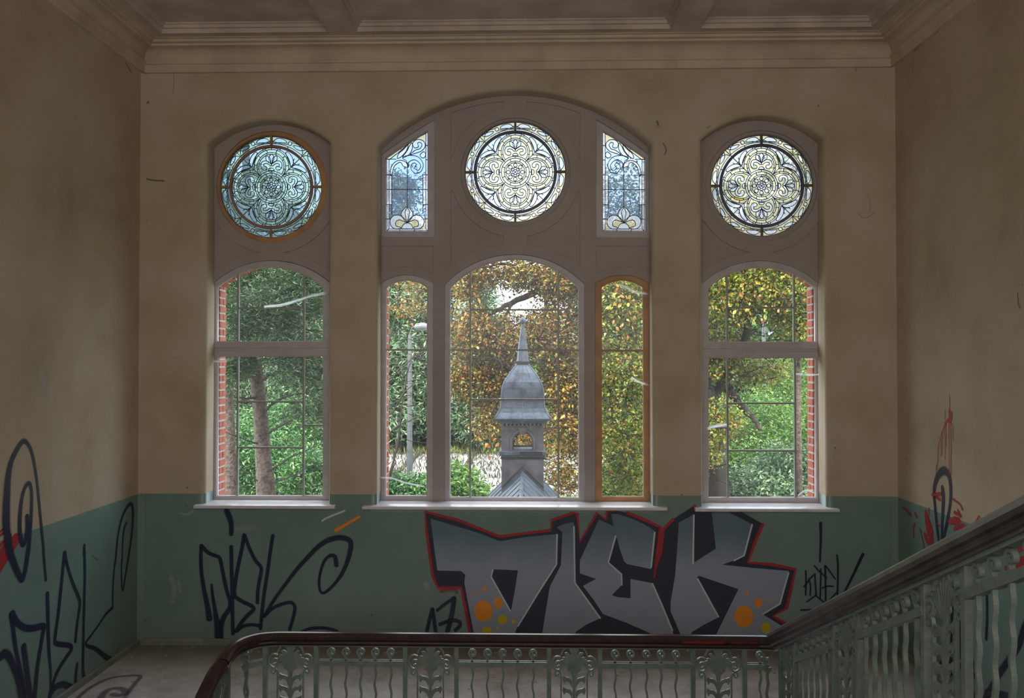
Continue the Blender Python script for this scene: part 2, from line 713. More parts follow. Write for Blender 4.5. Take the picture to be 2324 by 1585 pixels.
# cornice: one profile run round three walls
prof = [(-0.02, 5.722), (0.03, 5.728), (0.035, 5.738), (0.038, 5.80), (0.055, 5.806), (0.058, 5.826), (0.03, 5.834), (0.022, 5.842)]
for i in range(9):
    a = math.pi / 2 * i / 8
    prof.append((0.022 + 0.10 * (1 - math.cos(a)), 5.842 + 0.103 * math.sin(a)))
prof += [(0.155, 5.948), (0.16, 5.966), (0.20, 5.970), (0.205, 5.992), (0.235, 5.995), (0.24, 6.003), (-0.02, 6.02)]
b_ = MB()
npf = len(prof)
for (fx, fy) in ((lambda d: XL + d, lambda d: YB), (lambda d: XL + d, lambda d: -d), (lambda d: XR - d, lambda d: -d), (lambda d: XR - d, lambda d: YB)):
    for d, z in prof:
        b_.v.append((fx(d), fy(d), z))
for i in range(3):
    for j in range(npf):
        a, c = i * npf + j, i * npf + (j + 1) % npf
        b_.f.append((a, c, c + npf, a + npf))
tag(b_.build('trim_cornice', M_trim), kind='structure')

# ceiling with three coffers across, repeated back over the stairs
def M_ceil_():
    return mat('stained_ceiling', (0.60, 0.51, 0.44), 0.85, 0.1, 2.6, 0.2, 14, col2=(0.42, 0.35, 0.29), bdist=0.01)
M_ceil = M_ceil_()
cx = [XL + 0.335, on_z(742, 60, BEAM).x, on_z(801, 60, BEAM).x, on_z(1527, 58, BEAM).x, on_z(1587, 58, BEAM).x, XR - 0.335]
ROWS = [(-0.33, -3.6), (-3.95, -7.2), (-7.55, -11.0)]
loops = [[(XL, YB), (XR, YB), (XR, 0), (XL, 0)]]
for (ya, yb) in ROWS:
    for i in (0, 2, 4):
        loops.append([(cx[i], yb), (cx[i + 1], yb), (cx[i + 1], ya), (cx[i], ya)])
me = plate_mesh('ceiling', loops, 0.5, 0, 0, Matrix.Translation((0, 0, BEAM + 0.25)))
tag(obj('ceiling', me, M_ceil), kind='structure')
k = 0
for (ya, yb) in ROWS:
    for i in (0, 2, 4):
        k += 1
        b_ = MB()
        pr = [(0, BEAM), (0.008, BEAM - 0.012), (0.02, BEAM - 0.012), (0.026, BEAM + 0.028), (0.05, BEAM + 0.03), (0.056, BEAM + 0.055), (0.075, BEAM + 0.06), (0.08, COFF)]
        n_ = len(pr)
        for (sx, sy) in ((0, 0), (1, 0), (1, 1), (0, 1)):
            for e, z in pr:
                b_.v.append((cx[i] + e if sx == 0 else cx[i + 1] - e, ya - e if sy == 0 else yb + e, z))
        for q in range(4):
            for j in range(n_ - 1):
                a, c = q * n_ + j, ((q + 1) % 4) * n_ + j
                b_.f.append((a, a + 1, c + 1, c))
        b_.f.append(tuple(q * n_ + n_ - 1 for q in range(4)))
        tag(b_.build('trim_coffer', M_ceil), kind='structure')

# window boards (sills)
for (x0, x1, yt, lab) in ((440, 760, 1148, 'white window board under the left window bay'),
                          (822, 1514, 1151, 'long white window board under the wide middle window bay'),
                          (1578, 1905, 1155, 'white window board under the right window bay')):
    a, c = xz(x0, yt, -0.06), xz(x1, yt, -0.06)
    z1 = (a[1] + c[1]) / 2
    me = plate_mesh('sill', [[(-0.07, z1 - 0.028), (-0.06, z1 - 0.034), (0.34, z1 - 0.034), (0.34, z1 + 0.012), (-0.06, z1), (-0.07, z1 - 0.006)]], c[0] - a[0], 0, 0,
                    Matrix(((0, 0, 1, (a[0] + c[0]) / 2), (1, 0, 0, 0), (0, 1, 0, 0), (0, 0, 0, 1))))
    tag(obj('trim_window_board', me, M_sill), lab, kind='structure')

# ------------------------------------------------------------------ infill of the bays (grey plaster tracery)
YI = 0.20          # face of the infill
YF = 0.225         # face of the sashes
YG = 0.262         # glass


def fld(pts):
    """recessed field outline from pixels on the infill face"""
    return [xz(x, y, YI) for x, y in pts]


def arc_px(cx_, cy_, r, a0, a1, n=14):
    """points on a circle in pixels, angles in degrees, 0 = right, 90 = up"""
    return [(cx_ + r * math.cos(R(a0 + (a1 - a0) * i / n)), cy_ - r * math.sin(R(a0 + (a1 - a0) * i / n))) for i in range(n + 1)]


def arc3(p, q, sag, n=12):
    """flat arc from p to q bulging by sag pixels to the upper side"""
    out = []
    for i in range(n + 1):
        t = i / n
        out.append((p[0] + (q[0] - p[0]) * t, p[1] + (q[1] - p[1]) * t - 4 * sag * t * (1 - t)))
    return out


def circ_px(cx_, cy_, r, y, n=72):
    c = xz(cx_, cy_, y)
    rr = xz(cx_ + r, cy_, y)[0] - c[0]
    return circle(c[0], c[1], rr, n), c, rr


def infill(name, label, bay, holes, fields):
    x0, x1, yb, ys, ya = bay['rim']
    out = arch_px(x0 - 2, x1 + 2, yb + 6, ys - 6, ya - 6, 0.0, 40)
    t = empty(name, (0, 0.25, 0))
    tag(t, label, kind='structure')
    plate('panel_ground', [out] + holes, YI + 0.014, 0.31, M_infill, t, 0.0)
    plate('panel_face', [out] + holes + fields, YI, YI + 0.014, M_infill, t, 0.003, 1)
    return t


# left bay
lowL = arch_px(481, 748, 1150, 642, 591, YI)
rosL, _, _ = circ_px(617, 424, 127, YI)
fL = [fld([(485, 497)] + [(617 + 151 * math.cos(R(a)), 424 + 151 * math.sin(R(a))) for a in range(150, 99, -5)][1:] + [(592, 573)] + arc3((588, 575), (485, 617), 9)),
      fld(([(748, 497)] + [(617 + 151 * math.cos(R(a)), 424 + 151 * math.sin(R(a))) for a in range(30, 81, 5)][1:] + [(642, 573)] + arc3((646, 575), (748, 617), 9)))]
infill('trim_left_infill', 'grey plaster infill framing the left round window and the arched window below', BAYS[0], [rosL, lowL], fL)
# right bay
lowR = arch_px(1591, 1865, 1156, 646, 592, YI)
rosR, _, _ = circ_px(1728, 422, 128, YI)
fR = [fld([(1594, 497)] + [(1728 + 152 * math.cos(R(a)), 422 + 152 * math.sin(R(a))) for a in range(150, 99, -5)][1:] + [(1702, 573)] + arc3((1698, 575), (1594, 617), 9)),
      fld([(1862, 497)] + [(1728 + 152 * math.cos(R(a)), 422 + 152 * math.sin(R(a))) for a in range(30, 81, 5)][1:] + [(1754, 573)] + arc3((1758, 575), (1862, 617), 9))]
infill('trim_right_infill', 'grey plaster infill framing the right round window and the arched window below', BAYS[2], [rosR, lowR], fR)
# middle bay
lowC = arch_px(1008, 1328, 1153, 646, 577, YI)
lowCL = arch_px(861, 983, 1150, 644, 624, YI)
lowCR = arch_px(1351, 1476, 1154, 644, 624, YI)
rosC, _, _ = circ_px(1169.5, 391, 125, YI)


def slant(x0, x1, yb, yt0, yt1, y, bulge=3.0):
    """four-cornered light whose head follows the big arch"""
    pts = [(x0, yb), (x1, yb), (x1, yt1)]
    for i in range(1, 6):
        t = i / 6
        pts.append((x1 + (x0 - x1) * t, yt1 + (yt0 - yt1) * t - 4 * bulge * t * (1 - t)))
    pts.append((x0, yt0))
    if x1 < x0:
        pts = pts[::-1]
    return [xz(a, b, y) for a, b in pts]


slL = slant(863, 987, 539, 352, 270, YI)
slR = slant(1476, 1352, 540, 352, 270, YI)
rng_ = lambda a0, a1: [(1169.5 + 147 * math.cos(R(a)), 391 - 147 * math.sin(R(a))) for a in np.linspace(a0, a1, 12)]
mir = lambda pts: [(2339 - x, y) for x, y in pts]
f1 = [(1022, 367), (1022, 256)] + arc3((1022, 256), (1144, 230), 5)[1:] + [(1144, 246)] + rng_(100, 166)
f2 = [(1022, 430)] + rng_(197, 260) + [(1144, 556)] + arc3((1144, 556), (1022, 604), 9)[1:]
f3 = [(863, 558), (984, 558), (984, 622)] + arc3((984, 622), (863, 622), 16)[1:]
f4 = [(1353, 558), (1475, 558), (1475, 622)] + arc3((1475, 622), (1353, 622), 16)[1:]
infill('trim_middle_infill', 'grey plaster tracery of the wide middle bay between its six windows', BAYS[1], [lowC, lowCL, lowCR, rosC, slL, slR],
       [fld(f1), fld(f2), fld(mir(f1)), fld(mir(f2)), fld(f3), fld(f4)])

# ------------------------------------------------------------------ clear windows
WN = [0]


def window(label):
    WN[0] += 1
    t = empty('window_%d' % WN[0], (0, YF, 0))
    tag(t, label, kind='structure')
    return t


def sash(t, outer, inner, m, name='sash_frame'):
    plate(name, [outer, inner], YF, YF + 0.06, m, t, 0.006, 2)


def inset(poly, e):
    """outline moved inwards by e, corners mitred"""
    n = len(poly)
    area = sum(poly[i][0] * poly[(i + 1) % n][1] - poly[(i + 1) % n][0] * poly[i][1] for i in range(n))
    sg = 1 if area > 0 else -1
    out = []
    for i in range(n):
        p0, p1, p2 = (np.array(poly[j % n], float) for j in (i - 1, i, i + 1))
        d0, d1 = (p1 - p0) / np.linalg.norm(p1 - p0), (p2 - p1) / np.linalg.norm(p2 - p1)
        n0, n1 = sg * np.array((-d0[1], d0[0])), sg * np.array((-d1[1], d1[0]))
        q = n0 + n1
        out.append(tuple(p1 + q * (e / max(0.3, 1 + float(np.dot(n0, n1))))))
    return out


def bead(t, inner, m):
    """thin glazing bead along the inside of the sash"""
    ins = inset(inner, 0.011)
    plate('glazing_bead', [inner, ins], YF + 0.018, YF + 0.05, m, t, 0.0)


def glazing(t, inner, vx, hz, mbar=None, skip=None, pane_m=None, bw=0.018):
    """muntins at given pixel lines and one pane per opening. vx: list of x pixels. hz: list of (y pixel, x from, x to)"""
    xs = [xz(x, 800, YG)[0] for x in vx]
    X0, X1 = min(p[0] for p in inner), max(p[0] for p in inner)
    Z0, Z1 = min(p[1] for p in inner), max(p[1] for p in inner)
    mbar = mbar or M_bar

    def top_at(x):
        zs = []
        n = len(inner)
        for i in range(n):
            p, q = inner[i], inner[(i + 1) % n]
            if (p[0] - x) * (q[0] - x) <= 0 and abs(p[0] - q[0]) > 1e-9:
                zs.append(p[1] + (q[1] - p[1]) * (x - p[0]) / (q[0] - p[0]))
        return max(zs) if zs else Z1
    for x in xs:
        MB().box((x - bw / 2, YG - 0.016, Z0 - 0.01), (x + bw / 2, YG + 0.016, top_at(x) + 0.01)).build('muntin', mbar, t)
    cols = [X0 - 0.01] + xs + [X1 + 0.01]
    hh = {i: [] for i in range(len(cols) - 1)}
    for (py, c0, c1) in hz:
        z = xz(1200, py, YG)[1]
        MB().box((cols[c0], YG - 0.014, z - bw / 2), (cols[c1], YG + 0.014, z + bw / 2)).build('muntin', mbar, t)
        for c in range(c0, c1):
            hh[c].append(z)
    for c in range(len(cols) - 1):
        zz = [Z0 - 0.01] + sorted(hh[c]) + [Z1 + 0.01]
        for j in range(len(zz) - 1):
            p = cliprect(inner, cols[c], cols[c + 1], zz[j], zz[j + 1])
            if len(p) >= 3:
                slab('pane', p, YG - 0.002, YG + 0.002, pane_m or M_clear, t)


def hinge(t, px, y0, y1, m=M_frame):
    a, b = on_y(px, y0, YF - 0.008), on_y(px, y1, YF - 0.008)
    MB().tube([a, b], 0.011, 8).build('hinge', m, t)


def grow(p, e):
    return p


# left arched pair
t = window('left arched window, tall casement of clear glass with three columns of panes and a fanlight above')
for (o_, i_, vx, hz) in (
        (arch_px(482, 747, 789, 643, 593, YF), arch_px(492.6, 736, 777, 652, 606, YG), [540.7, 690], [(699, 1, 2)]),
        ([xz(482, 1142, YF), xz(747, 1142, YF), xz(747, 797, YF), xz(482, 797, YF)], [xz(493, 1127, YG), xz(736, 1127, YG), xz(736, 808, YG), xz(493, 808, YG)],
         [540.7, 690], [(913, 1, 2), (1017.6, 1, 2), (966.7, 2, 3)])):
    sash(t, o_, i_, M_frame)
    bead(t, i_, M_frame)
    glazing(t, i_, vx, hz)
plate('transom', [[xz(481, 800, YF), xz(748, 800, YF), xz(748, 786, YF), xz(481, 786, YF)]], YF + 0.01, YF + 0.07, M_frame, t, 0.0)
for (px, a, b) in ((479, 726, 774), (479, 1075, 1110), (750, 726, 770), (750, 1010, 1045)):
    hinge(t, px, a, b)
# right arched pair
t = window('right arched window, tall casement of clear glass with brick reveal on its right and a fanlight above')
for (o_, i_, vx, hz) in (
        (arch_px(1592, 1864, 791, 645, 593, YF), arch_px(1605, 1851, 778, 654, 606, YG), [1650, 1802], [(699.5, 1, 2)]),
        ([xz(1592, 1148, YF), xz(1864, 1148, YF), xz(1864, 799, YF), xz(1592, 799, YF)], [xz(1605, 1131, YG), xz(1852, 1131, YG), xz(1852, 811, YG), xz(1605, 811, YG)],
         [1650, 1803], [(915, 1, 2), (1022, 1, 2), (970, 0, 1)])):
    sash(t, o_, i_, M_frame)
    bead(t, i_, M_frame)
    glazing(t, i_, vx, hz)
plate('transom', [[xz(1591, 802, YF), xz(1865, 802, YF), xz(1865, 788, YF), xz(1591, 788, YF)]], YF + 0.01, YF + 0.07, M_frame, t, 0.0)
for (px, a, b) in ((1867, 735, 775), (1868, 955, 990), (1868, 1080, 1115)):
    hinge(t, px, a, b)
# middle
t = window('wide arched middle window showing the roof turret outside')
o_, i_ = arch_px(1009, 1327, 1146, 647, 579, YF), arch_px(1020, 1315, 1131, 654, 588, YG)
sash(t, o_, i_, M_frame)
bead(t, i_, M_frame)
glazing(t, i_, [1067.5, 1267], [(703.6, 1, 2), (795, 0, 3), (907.5, 1, 2)])
for (a, b) in ((668, 703), (870, 905), (1068, 1105)):
    hinge(t, 1329, a, b)
t = window('narrow arched grey window left of the wide middle window')
o_, i_ = arch_px(862, 982, 1142, 643, 625, YF), arch_px(874, 971, 1127, 653, 635, YG)
sash(t, o_, i_, M_frame)
bead(t, i_, M_frame)
glazing(t, i_, [], [(794.5, 0, 1)])
for (a, b) in ((668, 700), (870, 905), (1075, 1110)):
    hinge(t, 859, a, b)
t = window('narrow arched window in bare brown wood right of the wide middle window')
o_, i_ = arch_px(1352, 1475, 1144, 643, 625, YF), arch_px(1364, 1462, 1129, 652, 635, YG)
sash(t, o_, i_, M_brown)
bead(t, i_, M_brown)
glazing(t, i_, [], [(796.5, 0, 1)], M_barbrown)
for (a, b) in ((675, 705), (1095, 1130)):
    hinge(t, 1478, a, b)

# ------------------------------------------------------------------ leaded glass
M_pale = glass_mat('pale_ribbed_glass', (0.72, 0.78, 0.9), 0.2, (0.54, 0.585, 0.68), 0.05, 0.28, 140)
M_yel = glass_mat('yellow_stippled_glass', (0.75, 0.72, 0.5), 0.2, (0.60, 0.58, 0.38), 0.05, 0.45, 170)
M_blue = glass_mat('blue_tinted_glass', (0.24, 0.34, 0.58), 0.7, (0.28, 0.38, 0.62), 0.05, 0.2, 60)
M_teal = glass_mat('teal_glass', (0.24, 0.37, 0.46), 0.4, (0.21, 0.33, 0.41), 0.06, 0.25, 60)
M_tgreen = glass_mat('green_glass', (0.24, 0.36, 0.33), 0.4, (0.21, 0.32, 0.29), 0.06, 0.3, 80)
M_amber = glass_mat('amber_glass', (0.9, 0.55, 0.15), 0.2, (0.95, 0.55, 0.12), 0.05, 0.2, 60)


def in_poly(x, y, poly):
    P = np.array(poly)
    inside = np.zeros(np.shape(x), bool)
    j = len(P) - 1
    for i in range(len(P)):
        xi, yi, xj, yj = P[i][0], P[i][1], P[j][0], P[j][1]
        c = ((yi > y) != (yj > y)) & (x < (xj - xi) * (y - yi) / (yj - yi + 1e-12) + xi)
        inside ^= c
        j = i
    return inside


def leaded(mask_fn, leads, classify, ext, N):
    """Cut a sheet of glass along lead lines: rasterise the lines, find the pieces between them, return for every piece its rows of cells and class."""
    x0, x1, y0, y1 = ext
    h = (x1 - x0) / N
    NY = int(math.ceil((y1 - y0) / h))
    xs = x0 + (np.arange(N) + 0.5) * h
    ys = y0 + (np.arange(NY) + 0.5) * h
    X, Y = np.meshgrid(xs, ys)
    inside = mask_fn(X, Y)
    bar = np.zeros_like(inside)
    for pl in leads:
        for p, q in zip(pl[:-1], pl[1:]):
            d = math.hypot(q[0] - p[0], q[1] - p[1])
            m_ = max(2, int(d / h * 2.5))
            tt = np.linspace(0, 1, m_)
            ix = ((p[0] + (q[0] - p[0]) * tt - x0) / h).astype(int)
            iy = ((p[1] + (q[1] - p[1]) * tt - y0) / h).astype(int)
            ok = (ix >= 0) & (ix < N) & (iy >= 0) & (iy < NY)
            bar[iy[ok], ix[ok]] = True
            ix2 = np.clip(ix[ok] + 1, 0, N - 1)
            bar[iy[ok], ix2] = True
    free = inside & ~bar
    lab = np.zeros((NY, N), int)
    cnt = 0
    fl = free.tolist()
    for sy in range(NY):
        for sx in range(N):
            if fl[sy][sx] and lab[sy, sx] == 0:
                cnt += 1
                st = [(sy, sx)]
                lab[sy, sx] = cnt
                while st:
                    a, b = st.pop()
                    for c, d in ((a + 1, b), (a - 1, b), (a, b + 1), (a, b - 1)):
                        if 0 <= c < NY and 0 <= d < N and fl[c][d] and lab[c, d] == 0:
                            lab[c, d] = cnt
                            st.append((c, d))
    sizes = np.bincount(lab.ravel(), minlength=cnt + 1)
    for q in range(1, cnt + 1):
        if sizes[q] < 14:
            lab[lab == q] = 0
    for _ in range(6):
        for sh, ax in ((1, 0), (-1, 0), (1, 1), (-1, 1)):
            r_ = np.roll(lab, sh, ax)
            fill = (lab == 0) & inside & (r_ > 0)
            lab[fill] = r_[fill]
    pieces = []
    for q in np.unique(lab):
        if q == 0:
            continue
        yy, xx = np.nonzero(lab == q)
        cl = classify(xs[xx], ys[yy])
        runs = []
        for r_ in np.unique(yy):
            c = np.sort(xx[yy == r_])
            s = c[0]
            p = c[0]
            for v in c[1:]:
                if v != p + 1:
                    runs.append((x0 + s * h, x0 + (p + 1) * h, y0 + r_ * h, y0 + (r_ + 1) * h))
                    s = v
                p = v
            runs.append((x0 + s * h, x0 + (p + 1) * h, y0 + r_ * h, y0 + (r_ + 1) * h))
        # merge equal runs in neighbouring rows
        mg = []
        for r_ in runs:
            if mg and abs(mg[-1][0] - r_[0]) < 1e-9 and abs(mg[-1][1] - r_[1]) < 1e-9 and abs(mg[-1][3] - r_[2]) < 1e-9:
                mg[-1] = (r_[0], r_[1], mg[-1][2], r_[3])
            else:
                mg.append(r_)
        pieces.append((cl, mg))
    return pieces


def pieces_to_objects(pieces, mats, fn, t, y):
    for cl, mg in pieces:
        v, f = [], []
        for (a, b, c, d) in mg:
            k = len(v)
            for (p, q) in ((a, c), (b, c), (b, d), (a, d)):
                x, z = fn(p, q)
                v.append((x, y, z))
            f.append((k, k + 1, k + 2, k + 3))
        obj('glass_piece', mesh('glass_piece', v, f), mats[cl], t)


def came(t, leads, fn, w, y, m=M_lead, name='lead_came'):
    b = MB()
    for pl in leads:
        if len(pl) < 2:
            continue
        P = [fn(*p) for p in pl]
        strap(b, P, w, 0.008, lambda u, v, q: Vector((u, y + q, v)))
    o = b.build(name, m, t)
    o['kind'] = 'stuff'
    return o


def arcp(cx_, cy_, r, a0, a1, n=None):
    n = n or max(6, int(abs(a1 - a0) / 6))
    return [(cx_ + r * math.cos(R(a0 + (a1 - a0) * i / n)), cy_ + r * math.sin(R(a0 + (a1 - a0) * i / n))) for i in range(n + 1)]


def rot(pts, a):
    c, s = math.cos(R(a)), math.sin(R(a))
    return [(x * c - y * s, x * s + y * c) for x, y in pts]


def teardrop(base, tip, w, n=8):
    """leaf outline from a pointed base to a round tip"""
    b, t_ = np.array(base, float), np.array(tip, float)
    d = t_ - b
    nn = np.array((-d[1], d[0])) / (np.linalg.norm(d) + 1e-9)
    out = []
    for i in range(n + 1):
        s = i / n
        out.append(tuple(b + d * s + nn * w * (math.sin(math.pi * s ** 1.35))))
    for i in range(n - 1, -1, -1):
        s = i / n
        out.append(tuple(b + d * s - nn * w * (math.sin(math.pi * s ** 1.35))))
    return out


def rosette_leads():
    L, pale, wedge = [], [], []
    # outer border rings
    L += [arcp(0, 0, r, 0, 360, 90) for r in (0.97, 0.84)]
    for a in range(0, 360, 45):
        if a % 90:
            L.append(rot([(0.76, 0), (1.0, 0)], a))
    for a in np.arange(22.5, 360, 45):
        L.append(rot([(0.97, 0), (1.0, 0)], a))
        L.append(rot([(0.80, 0), (0.84, 0)], a))
    # running foliage in the border: leaf, moon, leaf, mirrored about the diagonals
    def pol(r, a):
        return (r * math.cos(R(a)), r * math.sin(R(a)))
    for q in range(4):
        for sgn in (1, -1):
            base = q * 90 + 45
            A = lambda a: base + sgn * a
            lf1 = smooth_path([pol(0.86, A(43)), pol(0.945, A(38)), pol(0.945, A(30)), pol(0.90, A(26)), pol(0.875, A(33))], 5, True)
            lf2 = smooth_path([pol(0.965, A(3)), pol(0.90, A(6)), pol(0.875, A(12)), pol(0.90, A(17)), pol(0.94, A(11))], 5, True)
            mo = [pol(0.908, A(22.0))]
            mc = pol(0.91, A(21.8))
            moon = arcp(mc[0], mc[1], 0.036, 0, 360, 16)
            for s_ in (lf1, lf2, moon):
                L.append(s_ + [s_[0]])
                pale.append(s_)
            L.append(smooth_path([pol(0.97, A(44)), pol(0.90, A(44)), pol(0.86, A(36)), pol(0.865, A(27)), pol(0.885, A(24))], 4))
            L.append(smooth_path([pol(0.94, A(20)), pol(0.96, A(14)), pol(0.95, A(8)), pol(0.90, A(3)), pol(0.84, A(1))], 4))
    # inner disc edge and lobes
    L.append(arcp(0, 0, 0.762, 0, 360, 90))
    C = 0.39
    for q in range(4):
        a = q * 90
        for r_ in (0.366, 0.335, 0.275, 0.243):
            pl = []
            for p in arcp(C, 0, r_, -180, 180, 72):
                ang = math.degrees(math.atan2(p[1], p[0]))
                if math.hypot(*p) > 0.308 and abs(ang) <= 45.2 and math.hypot(*p) < 0.765:
                    pl.append(p)
                else:
                    if len(pl) > 1:
                        L.append(rot(pl, a))
                    pl = []
            if len(pl) > 1:
                L.append(rot(pl, a))
        for k_, (ra, rb) in enumerate(((0.335, 0.366), (0.275, 0.335), (0.243, 0.275))):
            for an in (np.arange(-100, 101, 40) if k_ != 1 else np.arange(-120, 121, 34)):
                p0, p1 = (C + ra * math.cos(R(an)), ra * math.sin(R(an))), (C + rb * math.cos(R(an)), rb * math.sin(R(an)))
                if math.hypot(*p0) > 0.31 and abs(math.degrees(math.atan2(p1[1], p1[0]))) < 45 and math.hypot(*p1) < 0.765:
                    L.append(rot([p0, p1], a))
        for an in (-13, 13):
            L.append(rot([(0.70, 0.70 * math.tan(R(an))), (0.762 * math.cos(R(an)), 0.762 * math.sin(R(an)))], a))
        L.append(rot([(0.715, 0), (0.762, 0)], a))
        # palmette, drawn pointing outward along +x then rotated
        pet = [teardrop((0.44, 0), (0.64, 0), 0.05), teardrop((0.445, 0.005), (0.60, 0.105), 0.042), teardrop((0.445, -0.005), (0.60, -0.105), 0.042)]
        for s_ in (1, -1):
            vol = smooth_path([(0.435, 0.0), (0.485, s_ * 0.05), (0.505, s_ * 0.11), (0.49, s_ * 0.175), (0.43, s_ * 0.205), (0.37, s_ * 0.195), (0.33, s_ * 0.15),
                               (0.335, s_ * 0.10), (0.375, s_ * 0.085), (0.40, s_ * 0.115), (0.40, s_ * 0.15), (0.445, s_ * 0.145), (0.455, s_ * 0.105), (0.44, s_ * 0.06), (0.405, s_ * 0.02)], 4, True)
            pet.append(vol)
        pet.append(arcp(0.31, 0, 0.058, -80, 80, 10))
        for p_ in pet:
            L.append(rot(p_ + [p_[0]], a))
            pale.append(rot(p_, a))
        # spandrels on the diagonals
        d = 45 + a
        L.append(rot([(0.31, 0), (0.76, 0)], d))
        for s_ in (1, -1):
            lf = smooth_path([(0.55, s_ * 0.015), (0.60, s_ * 0.14), (0.66, s_ * 0.27), (0.70, s_ * 0.245), (0.69, s_ * 0.13), (0.63, s_ * 0.03)], 4, True)
            L.append(rot(lf + [lf[0]], d))
            pale.append(rot(lf, d))
            L.append(rot(arcp(0.70, 0, 0.07, 180 if s_ > 0 else -180, 90 if s_ > 0 else -90, 6), d))
    # centre
    for r_ in (0.31, 0.272, 0.215, 0.185, 0.088, 0.05):
        L.append(arcp(0, 0, r_, 0, 360, 48))
    for a in range(0, 360, 45):
        L.append(rot([(0.272, 0), (0.31, 0)], a))
        L.append(rot([(0.185, 0), (0.215, 0)], a))
        L.append(rot([(0.215, 0), (0.272, 0)], a + 22.5))
        L.append(rot([(0.05, 0), (0.088, 0)], a + 22.5))
        c_ = rot([(0.136, 0)], a)[0]
        ci = arcp(c_[0], c_[1], 0.036, 0, 360, 14)
        L.append(ci)
        pale.append(ci)
        if a % 90:
            L.append(rot([(0, 0), (0.05, 0)], a))
    return L, pale


ROS_L, ROS_P = rosette_leads()


def ros_class(xs, ys):
    n = len(xs)
    votes = 0
    for p in ROS_P:
        i = in_poly(xs, ys, p).sum()
        if i > 0.6 * n:
            return 'pale'
    r_ = np.median(np.hypot(xs, ys))
    mx, my = np.median(xs), np.median(ys)
    if r_ > 0.97 or 0.79 < r_ < 0.842:
        return 'pale'
    if r_ > 0.84:
        return 'yel'
    if r_ > 0.74:
        return 'pale'
    if r_ < 0.088:
        return 'pale'
    if r_ < 0.185:
        return 'yel'
    if r_ < 0.215:
        return 'pale'
    if r_ < 0.272:
        return 'yel'
    if r_ < 0.31:
        return 'pale'
    best = min(np.median(np.hypot(xs - 0.39 * math.cos(a), ys - 0.39 * math.sin(a))) for a in (0, math.pi / 2, math.pi, -math.pi / 2))
    if best > 0.366:
        return 'yel' if abs(abs(mx) - abs(my)) < 0.10 and r_ < 0.7 else 'pale'
    if best > 0.335:
        return 'pale'
    if best > 0.275:
        return 'yel'
    if best > 0.243:
        return 'pale'
    return 'yel'


ROS_PIECES = leaded(lambda X, Y: np.hypot(X, Y) < 1.0, ROS_L, ros_class, (-1.0, 1.0, -1.0, 1.0), 300)


def rosette(label, cpx, cpy, rpx, frame_out, frame_m, mats, barm, amber=None):
    t = window(label)
    inner, c, rr = circ_px(cpx, cpy, rpx, YG)
    outer, c2, r2 = circ_px(cpx, cpy, frame_out, YF)
    outer2, _, _ = circ_px(cpx, cpy, frame_out - 0.1, YF)
    plate('round_frame', [outer, circle(c[0], c[1], rr, 72)], YF - 0.005, YF + 0.06, frame_m, t, 0.008, 3, smooth=False)
    plate('glazing_ring', [circle(c[0], c[1], rr + 0.012, 72), circle(c[0], c[1], rr - 0.012, 72)], YF + 0.015, YF + 0.055, frame_m, t, 0.0)
    fn = lambda u, v: (c[0] + u * rr, c[1] + v * rr)
    pieces = ROS_PIECES
    if amber is not None:
        pieces = []
        best = min(range(len(ROS_PIECES)), key=lambda i: min(math.hypot((q[0] + q[1]) / 2 - amber[0], (q[2] + q[3]) / 2 - amber[1]) for q in ROS_PIECES[i][1]))
        pieces = [(('amber' if i == best else p[0]), p[1]) for i, p in enumerate(ROS_PIECES)]
    pieces_to_objects(pieces, mats, fn, t, YG)
    came(t, ROS_L, fn, 0.0062, YG - 0.003)
    plate('ring_bar', [circle(c[0], c[1], 0.805 * rr, 72), circle(c[0], c[1], 0.765 * rr, 72)], YG - 0.02, YG + 0.01, barm, t, 0.002, 1)
    for a in range(4):
        b = MB()
        p = rot([(0.795 * rr, -0.011), (1.0 * rr, -0.011), (1.0 * rr, 0.011), (0.795 * rr, 0.011)], a * 90)
        prism(b, p, -0.02, 0.01, lambda u, v, w: Vector((c[0] + u, YG + w, c[1] + v)))
        b.build('spoke_bar', barm, t)
    return t


M_ringbar = mat('dark_grey_bar', (0.12, 0.11, 0.105), 0.45, 0.05, 20, 0.0)
rosette('round leaded window of the middle bay with a four-lobed rosette in pale and yellow glass', 1169.5, 391, 117, 127, M_infill, {'pale': M_pale, 'yel': M_yel, 'amber': M_amber}, M_ringbar)
rosette('round leaded window of the right bay, pale and yellow rosette with one amber piece', 1728, 422, 119, 131, M_infill, {'pale': M_pale, 'yel': M_yel, 'amber': M_amber}, M_ringbar, (-0.42, -0.30))
rosette('round leaded window of the left bay in dim blue-green glass in a brown wooden ring', 616, 425, 117.5, 130, M_brown, {'pale': M_teal, 'yel': M_tgreen, 'amber': M_amber}, M_barbrown)


